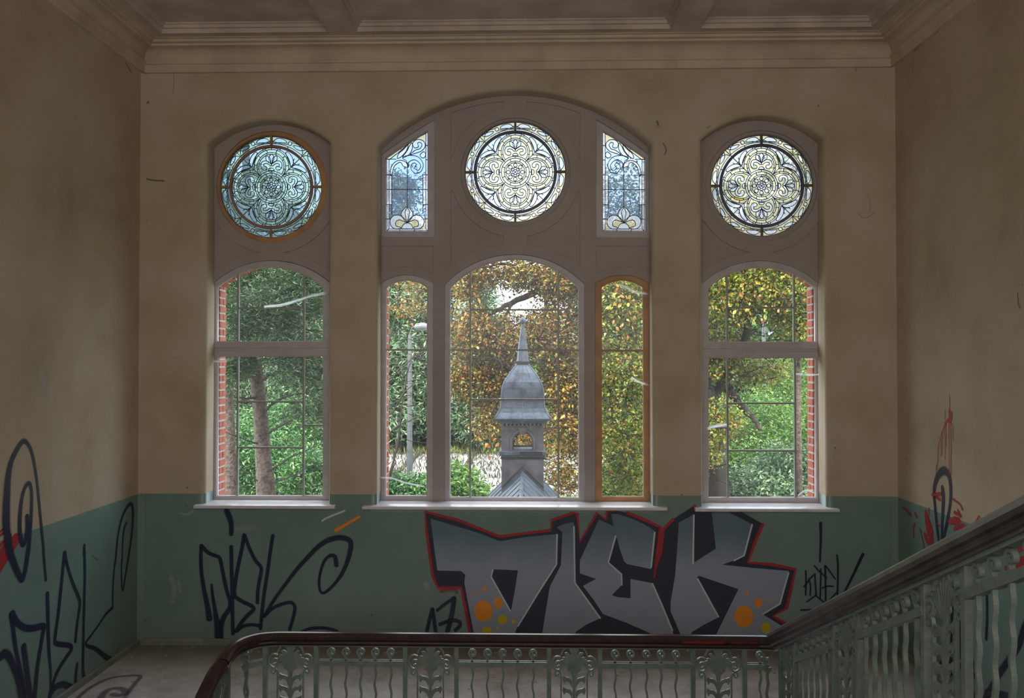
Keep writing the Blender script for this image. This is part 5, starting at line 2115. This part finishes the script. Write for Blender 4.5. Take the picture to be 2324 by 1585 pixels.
t = tree('pine_tree', 'second pine trunk beside the brick reveal of the left window', gnd(522, 17.5))
limb(t, 'trunk', [gnd(526, 17.5), (522, 1150, 17.5), (520, 1000, 17.5), (516, 850, 17.5), (512, 700, 17.5), (508, 450, 17.5)], [0.2, 0.15, 0.12, 0.07], M_bark, 4)
sp = [(505, 700, 17, 30, 90, 0.8, 1), (515, 830, 17, 28, 40, 0.6, 0.6), (510, 520, 17, 45, 80, 1.2, 0.8)]
blades('needles', cloud(sp, 9000, 0.14, 24), 0.16, 0.09, G1, t, 0.0, 0.2)

# bright shrubs behind the pines
t = tree('broadleaf_shrub', 'bright green laurel shrub low behind the pine trunks', gnd(620, 22), 'shrubs in the yard', 'shrub')
blades('foliage', cloud([(600, 1060, 22, 110, 90, 1.4, 2), (690, 1080, 21, 60, 60, 1.0, 1), (560, 1000, 23, 70, 60, 1.2, 1), (650, 960, 24, 90, 50, 1.2, 1), (620, 1180, 22, 120, 80, 1.5, 1.2)], 36000, 0.2, 30), 0.115, 0.42, G6, t, 0.2, 0.6)
for q in ([gnd(610, 22), (600, 1150, 22), (580, 1050, 22)], [gnd(640, 22), (660, 1150, 22), (690, 1060, 22)]):
    limb(t, 'stem', q, [0.04, 0.02], M_twig)

# tall spruce screen behind the left and middle windows
specs = []
for i, (px, top, dist, w_, lab) in enumerate(((560, 480, 34, 110, 'dark spruce filling the view behind the pine, left one'), (680, 500, 32, 100, 'dark spruce behind the pine, right one at the window edge'),
                                              (905, 420, 60, 90, 'dark green spruce behind the narrow grey window'), (985, 560, 62, 80, 'dark green spruce between the narrow grey window and the wide one'),
                                              (1085, 655, 60, 58, 'dark round-topped conifer standing against the white sky in the wide middle window'))):
    t = tree('spruce_tree', lab, gnd(px, dist))
    limb(t, 'trunk', [gnd(px, dist), (px, 900, dist), (px, top + 20, dist)], [0.3, 0.2, 0.05], M_bark2)
    sp = []
    lev = 7
    for j in range(lev):
        f_ = j / (lev - 1)
        yy = top + 15 + ((1010 if px < 800 else 930) - top) * f_
        sp.append((px, yy, dist, w_ * (0.45 + 0.6 * f_ ** 0.6), 45, 1.8, 0.5 + f_))
    k_ = dist / 34.0
    blades('needles', cloud(sp, 15000, 0.27 * k_, 26), 0.27 * k_, 0.26, G1 if i != 3 else G3, t, 0.35, 0.3)
    twigs(t, sp, 90, 1.6, M_twig, 0.016, down=0.0)

# background wood beyond the yard
lib = [(560, 960, 66, 130, 70), (700, 950, 70, 110, 80), (860, 960, 64, 90, 60), (960, 945, 66, 90, 70), (1060, 950, 68, 80, 60), (1140, 940, 72, 80, 80), (1250, 940, 66, 90, 80), (1350, 930, 68, 90, 90), (1450, 930, 66, 90, 90), (1560, 920, 68, 90, 90),
       (1680, 920, 66, 90, 100), (1800, 920, 68, 90, 110), (1900, 930, 64, 80, 100), (240, 940, 64, 120, 100), (410, 940, 66, 120, 100), (2050, 930, 66, 110, 100), (2220, 930, 64, 110, 100)]
WOOD = ['hidden at the far left behind the first pine trunk', 'behind the right side of the left window', 'left of the narrow grey window', 'right half of the narrow grey window',
        'at the left edge of the wide middle window', 'just left of the turret', 'just right of the turret', 'left part of the brown framed window', 'right part of the brown framed window',
        'at the left edge of the right window', 'centre of the right window', 'behind the slim trunk of the right window', 'beyond the brick reveal of the right window',
        'far out to the left of the left window', 'out to the left beside the left window', 'out to the right past the right window', 'far out to the right of the right window']
for i, (px, py, dist, rx, ry) in enumerate(lib):
    t = tree('broadleaf_tree', 'distant woodland tree ' + WOOD[i], gnd(px, dist), 'woodland beyond the yard')
    limb(t, 'trunk', [gnd(px, dist), (px, 950, dist), (px, py - ry * 1.5, dist)], [0.35, 0.25, 0.1], M_bark2)
    sp = [(px, py, dist, rx, ry * 0.75, 3, 1.6), (px + random.uniform(-15, 15), py - ry * 1.1, dist, rx * 0.9, ry, 3, 1.6)]
    if px < 1100 or px > 1300:
        sp.append((px + random.uniform(-15, 15), py - ry * 2.6, dist, rx * 0.9, ry * 1.1, 3, 1.4))
    if px > 1390 or px < 800:
        sp.append((px, py - ry * 4, dist, rx * 0.9, ry * 1.1, 3, 1.2))
    blades('foliage', cloud(sp, 9000, 0.55, 22), 0.55, 0.6, G3 if i % 3 else G2, t, 0.2, 0.5)

# rough grass and hedge at the far edge of the yard
P = np.stack([RNG.uniform(-26, 24, 9000), RNG.uniform(51.5, 57, 9000), np.full(9000, GZ)], 1)
M_grass = leaf_mat('rough_grass', [(0.0, (0.14, 0.2, 0.05)), (0.6, (0.3, 0.34, 0.10)), (1.0, (0.5, 0.45, 0.2))], 0.6, 0.3)
o = blades('rough_grass', P, 0.55, 0.12, M_grass, None, -1.2, 0.0)
tag(o, 'rough yellowish grass along the far edge of the paved yard', 'grass', kind='stuff')
xs_, ys__ = [], []
for y in rows:
    m_ = 420
    xs_ += list(RNG.uniform(-26, 20, m_)); ys__ += list(np.full(m_, y) + RNG.normal(0, 0.06, m_))
for ix in range(-6, 6):
    m_ = 260
    xs_ += list(ix * 4.1 + RNG.normal(0, 0.06, m_)); ys__ += list(RNG.uniform(33.6, 52, m_))
xs_ += list(RNG.uniform(-26, 20, 2200)); ys__ += list(RNG.uniform(34, 52, 2200))
P = np.stack([np.array(xs_), np.array(ys__), np.full(len(xs_), GZ + 0.02)], 1)
o = blades('weeds', P, 0.42, 0.10, mat('dry_weed', (0.10, 0.095, 0.05), 0.9, 0.1, 4, 0), None, -1.4, 0.0)
tag(o, 'dry weeds growing in the joints of the yard slabs', 'weeds', kind='stuff')

# shrubs before the yard
for lab, px, dist, sp, m_ in (('round green bush at the foot of the lamp post', 925, 37, [(925, 1122, 37, 60, 24, 1.3, 1), (885, 1108, 37, 34, 22, 1.2, 0.7), (960, 1112, 37, 32, 26, 1.2, 0.7), (920, 1165, 37, 90, 34, 1.6, 1)], G6),
                              ('leafy green bush at the lower left of the wide middle window', 1050, 33, [(1040, 1105, 33, 34, 30, 1.2, 1), (1072, 1128, 33, 26, 18, 1.0, 0.6), (1018, 1088, 33, 24, 32, 1.2, 0.6), (1040, 1170, 33, 60, 34, 1.4, 1)], G2),
                              ('bright green shrub low behind the brown framed window', 1412, 27, [(1410, 1110, 27, 70, 60, 1.5, 1), (1440, 1060, 27, 50, 50, 1.2, 0.6), (1400, 1190, 27, 90, 50, 1.6, 0.8)], G6),
                              ('bright green shrub in the lower half of the right window', 1730, 26, [(1720, 960, 27, 100, 60, 1.5, 1.3), (1790, 900, 29, 70, 80, 1.5, 1.2), (1650, 1010, 26, 60, 60, 1.2, 0.8), (1740, 1060, 25, 110, 60, 1.5, 1.2)], G2),
                              ('dark low evergreen in the bottom of the right window', 1730, 21, [(1720, 1120, 21, 110, 40, 1.2, 1), (1790, 1060, 22, 70, 40, 1.2, 0.7), (1700, 1200, 21, 120, 60, 1.2, 0.8)], G1)):
    t = tree('leafy_shrub', lab, gnd(px, dist), 'shrubs in the yard', 'shrub')
    limb(t, 'stem', [gnd(px, dist), (px + 3, 1130, dist), (px - 4, sp[0][1], dist)], [0.06, 0.03], M_twig)
    blades('foliage', cloud(sp, 20000, 0.25, 24), 0.2 if dist > 30 else 0.125, 0.45, m_, t, 0.2, 0.5)

# autumn tree
MT = tree('autumn_tree', 'large chestnut in orange and yellow autumn leaf whose branches cross the middle and right windows', gnd(1625, 20))
limb(MT, 'trunk', [gnd(1640, 20), (1632, 1250, 20), (1624, 1100, 20), (1615, 1000, 20), (1606, 930, 20), (1600, 880, 19.8)], [0.42, 0.36, 0.33, 0.27, 0.24], M_bark2, 5, 0.01)
for q, r0 in (([(1604, 920, 20), (1640, 870, 19.8), (1665, 830, 19.5), (1690, 780, 19), (1700, 700, 18.5), (1690, 600, 18.5)], 0.17), ([(1602, 900, 20), (1570, 820, 20), (1520, 740, 20), (1440, 690, 20), (1340, 660, 20), (1240, 655, 20), (1160, 690, 20), (1110, 715, 20)], 0.17),
              ([(1680, 810, 19.3), (1720, 790, 19.3), (1790, 800, 19.3), (1870, 790, 19)], 0.07), ([(1655, 885, 19.8), (1680, 920, 19.6), (1710, 950, 19.5), (1722, 975, 19.4)], 0.12), ([(1655, 885, 19.8), (1645, 880, 19.9), (1604, 925, 20)], 0.13),
              ([(1600, 880, 19.8), (1590, 740, 19.8), (1610, 600, 19.8), (1620, 420, 19.8)], 0.17), ([(1360, 664, 20), (1300, 720, 19.8), (1275, 790, 19.6), (1262, 850, 19.5), (1290, 960, 19.3)], 0.06), ([(1240, 655, 20), (1200, 620, 20), (1150, 600, 20), (1090, 610, 20)], 0.06),
              ([(1700, 700, 18.5), (1740, 690, 18.5), (1800, 690, 18.5), (1860, 705, 18.5)], 0.06), ([(1440, 690, 20), (1420, 650, 19.8), (1440, 560, 19.6), (1470, 440, 19.6)], 0.08), ([(1430, 690, 20), (1440, 760, 19.6), (1420, 860, 19.4), (1430, 960, 19.2)], 0.05),
              ([(1160, 690, 20), (1120, 760, 20), (1090, 830, 20), (1060, 880, 20)], 0.04), ([(1340, 660, 20), (1310, 600, 20), (1330, 500, 20)], 0.06), ([(1240, 655, 20), (1235, 720, 19.8), (1225, 800, 19.6)], 0.04), ([(1590, 900, 20), (1620, 850, 20.5), (1640, 790, 21)], 0.1)):
    limb(MT, 'branch', q, [r0, r0 * 0.7, r0 * 0.3], M_bark2, 5, 0.012)
aut = [(1060, 640, 20, 40, 45, 0.8, 0.55), (1110, 620, 20, 50, 30, 0.8, 0.3), (1190, 625, 20, 60, 35, 0.8, 0.55), (1270, 640, 20, 60, 60, 0.9, 1.1), (1080, 760, 20, 60, 60, 0.8, 1.15), (1160, 770, 20, 60, 60, 0.8, 1.1), (1250, 760, 20, 70, 70, 0.9, 1.4),
       (1060, 860, 20, 50, 50, 0.8, 0.8), (1130, 860, 20.4, 60, 60, 0.8, 0.9), (1280, 870, 20, 50, 80, 0.9, 1.1), (1110, 950, 20, 40, 50, 0.6, 0.4), (1290, 980, 19.5, 40, 60, 0.6, 0.45), (1280, 1080, 19.3, 40, 50, 0.5, 0.28), (1215, 1000, 20.5, 45, 50, 0.6, 0.4),
       (930, 700, 20, 45, 20, 0.6, 0.10), (945, 640, 20, 40, 30, 0.6, 0.10), (1150, 560, 20, 160, 40, 1.0, 0.6), (925, 450, 20, 70, 80, 1.0, 0.14), (1050, 470, 20, 80, 60, 1.0, 0.2)]
blades('leaves', cloud(aut, 38000, 0.13, 9), 0.088, 0.62, G4, MT, 0.35, 0.45)
aut2 = [(1410, 680, 19, 70, 80, 1.0, 1.5), (1410, 830, 19, 70, 90, 1.0, 1.6), (1410, 970, 19, 60, 90, 1.0, 1.3), (1420, 1080, 19.5, 50, 50, 0.8, 0.5), (1640, 680, 18.5, 70, 70, 1.0, 1.2), (1730, 660, 18.5, 90, 60, 1.0, 1.5), (1820, 720, 18.5, 60, 90, 1.0, 1.0),
        (1640, 800, 19.5, 60, 60, 0.8, 1.0), (1720, 840, 20, 70, 35, 0.8, 0.5), (1640, 960, 19, 40, 60, 0.6, 0.35), (1420, 560, 19, 120, 60, 1.2, 0.9), (1415, 440, 19, 90, 70, 1.2, 0.45), (1720, 560, 18.5, 180, 60, 1.2, 1.3), (1600, 1000, 19, 40, 80, 0.8, 0.3)]
blades('leaves', cloud(aut2, 44000, 0.13, 9), 0.088, 0.62, G5, MT, 0.35, 0.45)
twigs(MT, aut + aut2, 4200, 0.8, M_bark2, 0.011, down=0.1, curl=0.8)
# the leaves one can pick apart, in front of the pale yard
lv = MB()
lv.v = [(0, 0, 0), (0.035, 0.008, -0.03), (0.05, 0.012, -0.08), (0.03, 0.006, -0.13), (0, 0, -0.165), (-0.03, 0.006, -0.13), (-0.05, 0.012, -0.08), (-0.035, 0.008, -0.03), (0, -0.006, -0.08)]
lv.f = [(8, i, (i + 1) % 8) for i in range(8)]
lme = mesh('leaf', lv.v, lv.f)
LM = [mat('rust_leaf', (0.42, 0.16, 0.04), 0.45, 0.1, 20, 0), mat('yellow_leaf', (0.6, 0.42, 0.06), 0.45, 0.1, 20, 0), mat('green_leaf', (0.22, 0.34, 0.06), 0.45, 0.1, 20, 0)]
lms = []
for m_ in LM:
    q = lme.copy()
    q.materials.append(m_)
    lms.append(q)
pts = cloud([(1285, 1075, 19.3, 32, 55, 0.4, 1.3), (1105, 1000, 19.5, 35, 40, 0.4, 0.5), (1280, 900, 19.3, 35, 90, 0.4, 0.8), (1060, 720, 19.3, 50, 80, 0.4, 0.8), (1410, 700, 18, 50, 80, 0.4, 0.8), (1700, 680, 17.6, 90, 60, 0.4, 1.0), (925, 690, 19.5, 45, 45, 0.4, 0.5)], 300, 0.05, 1)
for i, p in enumerate(pts[:290]):
    o = bpy.data.objects.new('leaf', lms[int(RNG.choice([0, 0, 1, 1, 2]))])
    COL.objects.link(o)
    o.parent = MT
    o.matrix_parent_inverse = Matrix.Translation(-MT.location)
    o.location = tuple(p)
    o.rotation_euler = (random.uniform(-0.7, 0.9), random.uniform(-0.9, 0.9), random.uniform(0, 6.28))
    s_ = random.uniform(0.5, 0.85)
    o.scale = (s_, s_, s_)

# slim trunks and posts
t = tree('young_tree', 'slim straight tree trunk near the right edge of the right window', gnd(1813, 18.6))
limb(t, 'trunk', [gnd(1814, 18.6), (1814, 1100, 18.6), (1812, 950, 18.6), (1813, 830, 18.6), (1815, 700, 18.6), (1815, 540, 18.6)], [0.085, 0.07, 0.055, 0.035], M_bark)
blades('foliage', cloud([(1835, 1000, 24, 45, 90, 0.8, 1), (1835, 780, 24, 50, 100, 0.8, 1), (1815, 560, 23, 60, 80, 1, 0.6)], 3500, 0.2, 20), 0.15, 0.5, G2, t, 0.2, 0.5)
t = tree('bare_branches', 'dark leafless branches sweeping up through the narrow grey window', gnd(845, 24), cat='branches')
limb(t, 'stem', [gnd(830, 24), (840, 1180, 24), (868, 1120, 24), (900, 1020, 24), (915, 900, 24), (935, 800, 24)], [0.06, 0.045, 0.03, 0.012], M_bark2)
for q in ([(862, 1010, 24), (900, 970, 24), (940, 950, 24), (980, 940, 24)], [(868, 870, 24), (900, 845, 24), (945, 805, 24), (985, 790, 24)], [(850, 820, 24), (880, 780, 24), (900, 700, 24), (898, 650, 24)], [(850, 960, 24), (890, 935, 24), (930, 880, 24), (985, 850, 24)],
          [(850, 720, 24), (890, 690, 24), (940, 660, 24), (985, 640, 24)], [(870, 1115, 24), (895, 1050, 24), (880, 1000, 24)]):
    limb(t, 'branch', q, [0.03, 0.02, 0.008], M_bark2, 4, 0.02)
twigs(t, [(920, 880, 24, 60, 160, 0.8, 1)], 80, 0.9, M_bark2, 0.012)
M_post = mat('pale_concrete_post', (0.075, 0.078, 0.08), 0.7, 0.15, 3, 0.1, 20)
M_lampw = mat('white_lamp_shade', (0.16, 0.165, 0.18), 0.3, 0.05, 3, 0)
for lab, px, dist, pyt, w_ in (('pale grey lamp post with a round white head in the narrow grey window', 930, 41, 760, 0.16), ('pale lamp post half hidden by leaves in the right window', 1734, 34, 700, 0.13)):
    b0 = gnd(px, dist)
    t = tree('lamp_post', lab, b0, 'lamp posts of the yard', 'lamp post')
    top = at(px, pyt, dist)
    MB().lathe([(w_ * 1.3, GZ), (w_ * 1.3, GZ + 0.9), (w_, GZ + 1.0), (w_ * 0.6, top.z)], b0, 12).build('pole', M_post, t, True)
    MB().tube([(b0[0], b0[1], top.z - 0.05), (b0[0] + 0.1, b0[1], top.z + 0.35), (b0[0] + 0.5, b0[1], top.z + 0.45)], 0.04, 8).build('arm', M_post, t)
    c_ = (b0[0] + 0.62, b0[1])
    MB().lathe([(0.05, top.z + 0.62), (0.34, top.z + 0.55), (0.42, top.z + 0.42), (0.36, top.z + 0.27), (0.1, top.z + 0.2)], c_, 16).build('lamp_head', M_lampw, t, True)

# ------------------------------------------------------------------ roof turret
M_zinc = mat('weathered_zinc', (0.15, 0.175, 0.215), 0.42, 0.2, 5, 0.5, 16, metal=0.25, col2=(0.075, 0.085, 0.105), bdist=0.02)
M_stone = mat('weathered_grey_boards', (0.165, 0.16, 0.165), 0.7, 0.2, 4, 0.35, 16, col2=(0.09, 0.086, 0.09))
M_dark = mat('rotten_wood', (0.05, 0.042, 0.038), 0.9, 0.1, 9, 0.4, 30)
TD = 15.4
pm = TD / F
tc = at(1186, 900, TD)
TX, TY = tc.x, tc.y + 0.0
Zp = lambda y: at(1186, y, TD).z
t = empty('roof_turret', (TX, TY + 0.41, Zp(1130)))
tag(t, 'small zinc-capped ridge turret with a ball-topped spire and an arched opening', 'turret')
HW = 0.41        # half width of the body


def sq(prof_, c, name, m, cham=0.0):
    """square-plan solid: (half width, z) profile"""
    b = MB()
    k = len(b.v)
    for w_, z in prof_:
        for sx, sy in ((-1, -1), (1, -1), (1, 1), (-1, 1)):
            b.v.append((c[0] + sx * w_, c[1] + sy * w_, z))
    for i in range(len(prof_) - 1):
        for j in range(4):
            a, d_ = k + i * 4 + j, k + i * 4 + (j + 1) % 4
            b.f.append((a, d_, d_ + 4, a + 4))
    b.f.append((k + 3, k + 2, k + 1, k))
    e_ = k + (len(prof_) - 1) * 4
    b.f.append((e_, e_ + 1, e_ + 2, e_ + 3))
    return b.build(name, m, t)


CC = (TX, TY + HW)
pr = [(48, 956), (62, 955), (64, 950), (60, 944), (55, 937), (51, 928), (48.5, 915), (48, 900), (47.5, 890), (46, 880), (42, 868), (36, 858), (29, 847), (22, 838), (16, 831), (13.5, 826)]
sq([(w_ * pm, Zp(y)) for w_, y in pr], CC, 'bell_roof', M_zinc)
for sx, sy in ((-1, -1), (1, -1), (1, 1), (-1, 1)):
    P_ = [(CC[0] + sx * w_ * pm, CC[1] + sy * w_ * pm, Zp(y)) for w_, y in pr[2:]]
    MB().tube(P_, 0.014, 6).build('hip_roll', M_zinc, t, True)
for i in (-1, 0, 1):
    P_ = [(CC[0] + i * 0.45 * w_ * pm, CC[1] - w_ * pm - 0.003, Zp(y)) for w_, y in pr[2:]]
    MB().tube(P_, 0.006, 4).build('seam', M_zinc, t)
sq([(14.5 * pm, Zp(832)), (15 * pm, Zp(828)), (15 * pm, Zp(822)), (13.5 * pm, Zp(820))], CC, 'collar', M_dark)
b = MB(); b.lathe([(15 * pm, Zp(821)), (13.5 * pm, Zp(815)), (12 * pm, Zp(795)), (7.5 * pm, Zp(760)), (3.5 * pm, Zp(734))], CC, 8); b.build('spire', M_zinc, t)
b = MB(); b.lathe([(0.002, Zp(717.5))] + [(8 * pm * math.sin(a), Zp(725.5) + 8 * pm * math.cos(a)) for a in np.linspace(0.3, 2.84, 9)] + [(0.002, Zp(734))], CC, 16); b.build('ball', M_zinc, t, True)
sq([(52 * pm, Zp(962)), (56 * pm, Zp(958)), (56 * pm, Zp(955))], CC, 'cornice', M_stone)
b = MB()
for i in range(-5, 6):
    for s_ in (-1, 1):
        b.box((CC[0] + i * 9 * pm - 0.018, CC[1] + s_ * 51 * pm - 0.02, Zp(967)), (CC[0] + i * 9 * pm + 0.018, CC[1] + s_ * 51 * pm + 0.02, Zp(961)))
o = b.build('dentils', M_stone, t); o['kind'] = 'stuff'
# body: four walls, arched opening through front and back
zb0, zt0 = Zp(1130) - 0.6, Zp(961)
opn = arch(CC[0] - 0.185, CC[0] + 0.185, Zp(1021), Zp(1003), Zp(983), 14)
outr = [(CC[0] - HW, zb0), (CC[0] + HW, zb0), (CC[0] + HW, zt0), (CC[0] - HW, zt0)]
plate('front_board', [outr, opn], CC[1] - HW, CC[1] - HW + 0.07, M_stone, t)
plate('rear_board', [outr, opn], CC[1] + HW - 0.07, CC[1] + HW, M_stone, t)
MB().box((CC[0] - HW, CC[1] - HW + 0.07, zb0), (CC[0] - HW + 0.07, CC[1] + HW - 0.07, zt0)).build('side_board', M_stone, t)
MB().box((CC[0] + HW - 0.07, CC[1] - HW + 0.07, zb0), (CC[0] + HW, CC[1] + HW - 0.07, zt0)).build('side_board', M_stone, t)
MB().box((CC[0] - HW + 0.07, CC[1] - HW + 0.07, Zp(1030)), (CC[0] + HW - 0.07, CC[1] + HW - 0.07, Zp(1024))).build('inner_floor', M_zinc, t)
arc_o = [(CC[0] + 0.225 * math.cos(a), Zp(1003) + (Zp(983) - Zp(1003) + 0.045) * math.sin(a)) for a in np.linspace(0, math.pi, 15)]
b = MB(); strap(b, [(CC[0] + 0.225, Zp(1024))] + arc_o + [(CC[0] - 0.225, Zp(1024))], 0.03, 0.03, lambda u, v, w: Vector((u, CC[1] - HW - 0.01 + w, v))); b.build('arch_moulding', M_stone, t)
b = MB(); prism(b, [(CC[0] - 0.05, Zp(986)), (CC[0] + 0.05, Zp(986)), (CC[0] + 0.075, Zp(971)), (CC[0] - 0.075, Zp(971))], -0.03, 0.0, lambda u, v, w: Vector((u, CC[1] - HW + w, v))); b.build('keystone', M_stone, t)
sq([(HW + 0.005, Zp(1036)), (HW + 0.035, Zp(1033)), (HW + 0.04, Zp(1026)), (HW + 0.005, Zp(1023))], (CC[0], CC[1]), 'sill_band', M_zinc).name = 'sill_band'
MB().box((CC[0] - 0.05, CC[1] - HW - 0.045, Zp(1034)), (CC[0] + HW - 0.03, CC[1] - HW - 0.02, Zp(1025))).build('rotten_patch', M_dark, t)
sq([(HW + 0.002, Zp(1043)), (HW + 0.014, Zp(1042)), (HW + 0.014, Zp(1039)), (HW + 0.002, Zp(1038))], (CC[0], CC[1]), 'moulding', M_dark)
for s_ in (-1, 1):
    b = MB(); strap(b, [(CC[0], Zp(1058)), (CC[0] + s_ * HW, Zp(1106))], 0.012, 0.02, lambda u, v, w: Vector((u, CC[1] - HW - 0.006 + w, v))); b.build('flashing', M_zinc, t)
# zinc roof it stands on
t = empty('zinc_roof', (CC[0], 3.5, GZ))
tag(t, 'zinc ridge roof of the projecting porch below the turret', 'roof')
rz = Zp(1073)
b = MB()
W_ = 1.9
y_f, y_r = 1.2, CC[1] + 1.4
b.v = [(CC[0], y_f, rz), (CC[0], y_r, rz), (CC[0] - W_, y_f, rz - W_), (CC[0] - W_, y_r, rz - W_), (CC[0] + W_, y_f, rz - W_), (CC[0] + W_, y_r, rz - W_), (CC[0], y_f, rz - W_)]
b.f = [(0, 1, 3, 2), (1, 0, 4, 5), (0, 2, 4), (1, 5, 3), (2, 3, 5, 4)]
b.build('roof_slopes', M_zinc, t)
MB().tube([(CC[0], y_f, rz + 0.01), (CC[0], CC[1] - HW, rz + 0.01)], 0.03, 8).build('ridge_roll', M_zinc, t, True)
yv = y_f + 0.3
while yv < y_r:
    for s_ in (-1, 1):
        MB().tube([(CC[0], yv, rz + 0.008), (CC[0] + s_ * W_, yv, rz - W_ + 0.008)], 0.014, 5).build('standing_seam', M_zinc, t)
    yv += 0.6
MB().box((CC[0] - W_ + 0.15, y_f, GZ), (CC[0] + W_ - 0.15, y_r, rz - W_)).build('porch_wall', M_brick, t)

# ------------------------------------------------------------------ cobwebs
M_web = spray_mat('cobweb', (0.9, 0.92, 1.0), 0.34, 0.8)
_n, _l = M_web.node_tree.nodes, M_web.node_tree.links
_n['Principled BSDF'].inputs['Transmission Weight'].default_value = 0.0
_tl = _n.new('ShaderNodeBsdfTranslucent')
_tl.inputs['Color'].default_value = (0.95, 0.96, 1.0, 1)
_tr = _n.new('ShaderNodeBsdfTransparent')
_mx = _n.new('ShaderNodeMixShader')
_l.new([q for q in _n if q.type == 'MATH'][0].outputs[0], _mx.inputs[0])
_l.new(_tr.outputs[0], _mx.inputs[1])
_l.new(_tl.outputs[0], _mx.inputs[2])
_l.new(_mx.outputs[0], _n['Material Output'].inputs['Surface'])
WEBS = [
    ('long cobweb strand slung across the fanlight of the left window', [(600, 697), (640, 692), (680, 681), (705, 672), (735, 667), (757, 665)], 0.022),
    ('short cobweb across the top corner of the lower left casement', [(480, 822), (505, 820), (530, 814)], 0.016),
    ('cobweb strand in the lower corner of the narrow grey window', [(862, 1085), (890, 1086), (920, 1097), (962, 1105)], 0.014),
    ('cobweb at the head of the brown framed window', [(1406, 645), (1425, 655), (1445, 664), (1480, 668)], 0.03),
    ('drooping cobweb halfway down the brown framed window', [(1434, 858), (1448, 866), (1466, 872), (1492, 880)], 0.02),
    ('cobweb at the muntin of the right window, left column', [(1606, 973), (1625, 967), (1648, 965)], 0.03),
    ('cobweb across the brick side of the right window', [(1808, 850), (1840, 851), (1862, 851), (1887, 855)], 0.014),
    ('cobweb low across the right window corner', [(1812, 1125), (1825, 1116), (1846, 1114)], 0.014)]
for lab, q, w_ in WEBS:
    e = empty('cobweb', tuple(on_y(q[0][0], q[0][1], 0.2)))
    tag(e, lab, 'cobweb', 'cobwebs on the windows')
    yy = np.linspace(YF - 0.012, YF - 0.03, len(q))
    for k_ in range(4):
        pts_ = [(on_y(x, y + random.uniform(-3, 3) * (1 if k_ else 0), 0.19).x, on_y(x, y + random.uniform(-3, 3) * (1 if k_ else 0), 0.19).z) for x, y in q]
        spray(e, 'strand', pts_, w_ * (1.0 if k_ == 0 else 0.3), M_web, lambda a, b_, l_: Vector((a, 0.196 - l_, b_)), 0.001 * k_, 0.75)
for lab, q in (('wispy cobwebs in the right corner of the room over the dado', [(1975, 1278), (1995, 1281), (2020, 1274), (2035, 1276), (2046, 1285)]),
               ('wispy cobwebs bridging the left corner of the room', [(296, 1275), (305, 1264), (320, 1260), (346, 1268)])):
    e = empty('cobweb', tuple(on_y(q[0][0], q[0][1], -0.05)))
    tag(e, lab, 'cobweb')
    for dy in ((0,) if q[0][0] > 1000 else (0, 44, -140, 114)):
        spray(e, 'strand', [(on_y(x, y + dy, -0.06).x, on_y(x, y + dy, -0.06).z) for x, y in q], 0.008, M_web, lambda a, b_, l_: Vector((a, -0.06 - l_, b_)), 0.0, 0.6)

# ------------------------------------------------------------------ small marks of age on the walls
S_dirt = spray_mat('black_dirt', (0.05, 0.04, 0.03), 0.45, 0.9)
S_scuff = spray_mat('pale_scuff', (0.6, 0.62, 0.6), 0.3, 0.6)
WB = bpy.data.objects['wall_back']
WLT = bpy.data.objects['wall_left']
WR = bpy.data.objects['wall_right']
for q, w in (([(394, 166), (395, 190), (393, 213)], 0.008), ([(312, 233), (325, 237), (338, 232)], 0.035), ([(330, 405), (345, 409), (372, 411)], 0.03), ([(322, 500), (334, 502)], 0.02), ([(318, 1003), (326, 1005)], 0.02), ([(319, 1058), (327, 1059)], 0.02),
             ([(1505, 325), (1512, 340), (1508, 352)], 0.02), ([(1491, 275), (1494, 285)], 0.03), ([(1946, 485), (1960, 495), (1975, 490), (1985, 478)], 0.008), ([(1966, 438), (1975, 460), (1972, 485)], 0.006), ([(1944, 155), (1942, 163)], 0.014),
             ([(1603, 292), (1612, 286)], 0.014)):
    spray(WB, 'stain', [tb(*p) for p in q], w * 0.55, S_dirt, P_back, 0.0006, 0.5)
for q, w in (([(388, 1310), (396, 1340), (392, 1365)], 0.05), ([(405, 1320), (410, 1345)], 0.03), ([(965, 1325), (972, 1335)], 0.06), ([(406, 1165), (425, 1168), (440, 1158)], 0.02)):
    spray(WB, 'scuff', [tb(*p) for p in q], w, S_scuff, P_back, 0.0006, 0.6)
for q, w in (([(228, 725), (232, 745), (236, 760)], 0.05), ([(95, 850), (100, 880), (103, 905)], 0.1), ([(285, 142), (297, 164)], 0.015), ([(208, 1262), (222, 1272)], 0.01)):
    spray(WLT, 'stain', [tl(*p) for p in q], w, S_dirt if w < 0.04 else S_scuff, P_left, 0.0006, 0.6)
for q, w in (([(2075, 115), (2085, 105), (2092, 100)], 0.03), ([(2105, 90), (2118, 78), (2130, 72)], 0.015), ([(2072, 122), (2073, 145), (2072, 165)], 0.012), ([(2050, 177), (2052, 178)], 0.012), ([(2121, 148), (2122, 158)], 0.012),
             ([(2130, 960), (2136, 962)], 0.006), ([(2310, 665), (2312, 690), (2316, 700)], 0.02)):
    spray(WR, 'stain', [tr_(*p) for p in q], w * 0.6, S_dirt, P_right, 0.0006, 0.5)
FB = [o_ for o_ in bpy.data.objects if o_.name == 'stair_balustrade'][0]
P_rail = lambda a, b_, l_: Vector((a, RAIL_Y - 0.0474 - l_, b_))
for q, w in (((1548, 1640), 0.016), ((1655, 1682), 0.012), ((1696, 1712), 0.012)):
    spray(FB, 'red_paint', [(xr(q[0]), ZB + 0.046), (xr((q[0] + q[1]) / 2), ZB + 0.045), (xr(q[1]), ZB + 0.047)], w, S_smear, P_rail, 0.0, 0.4)
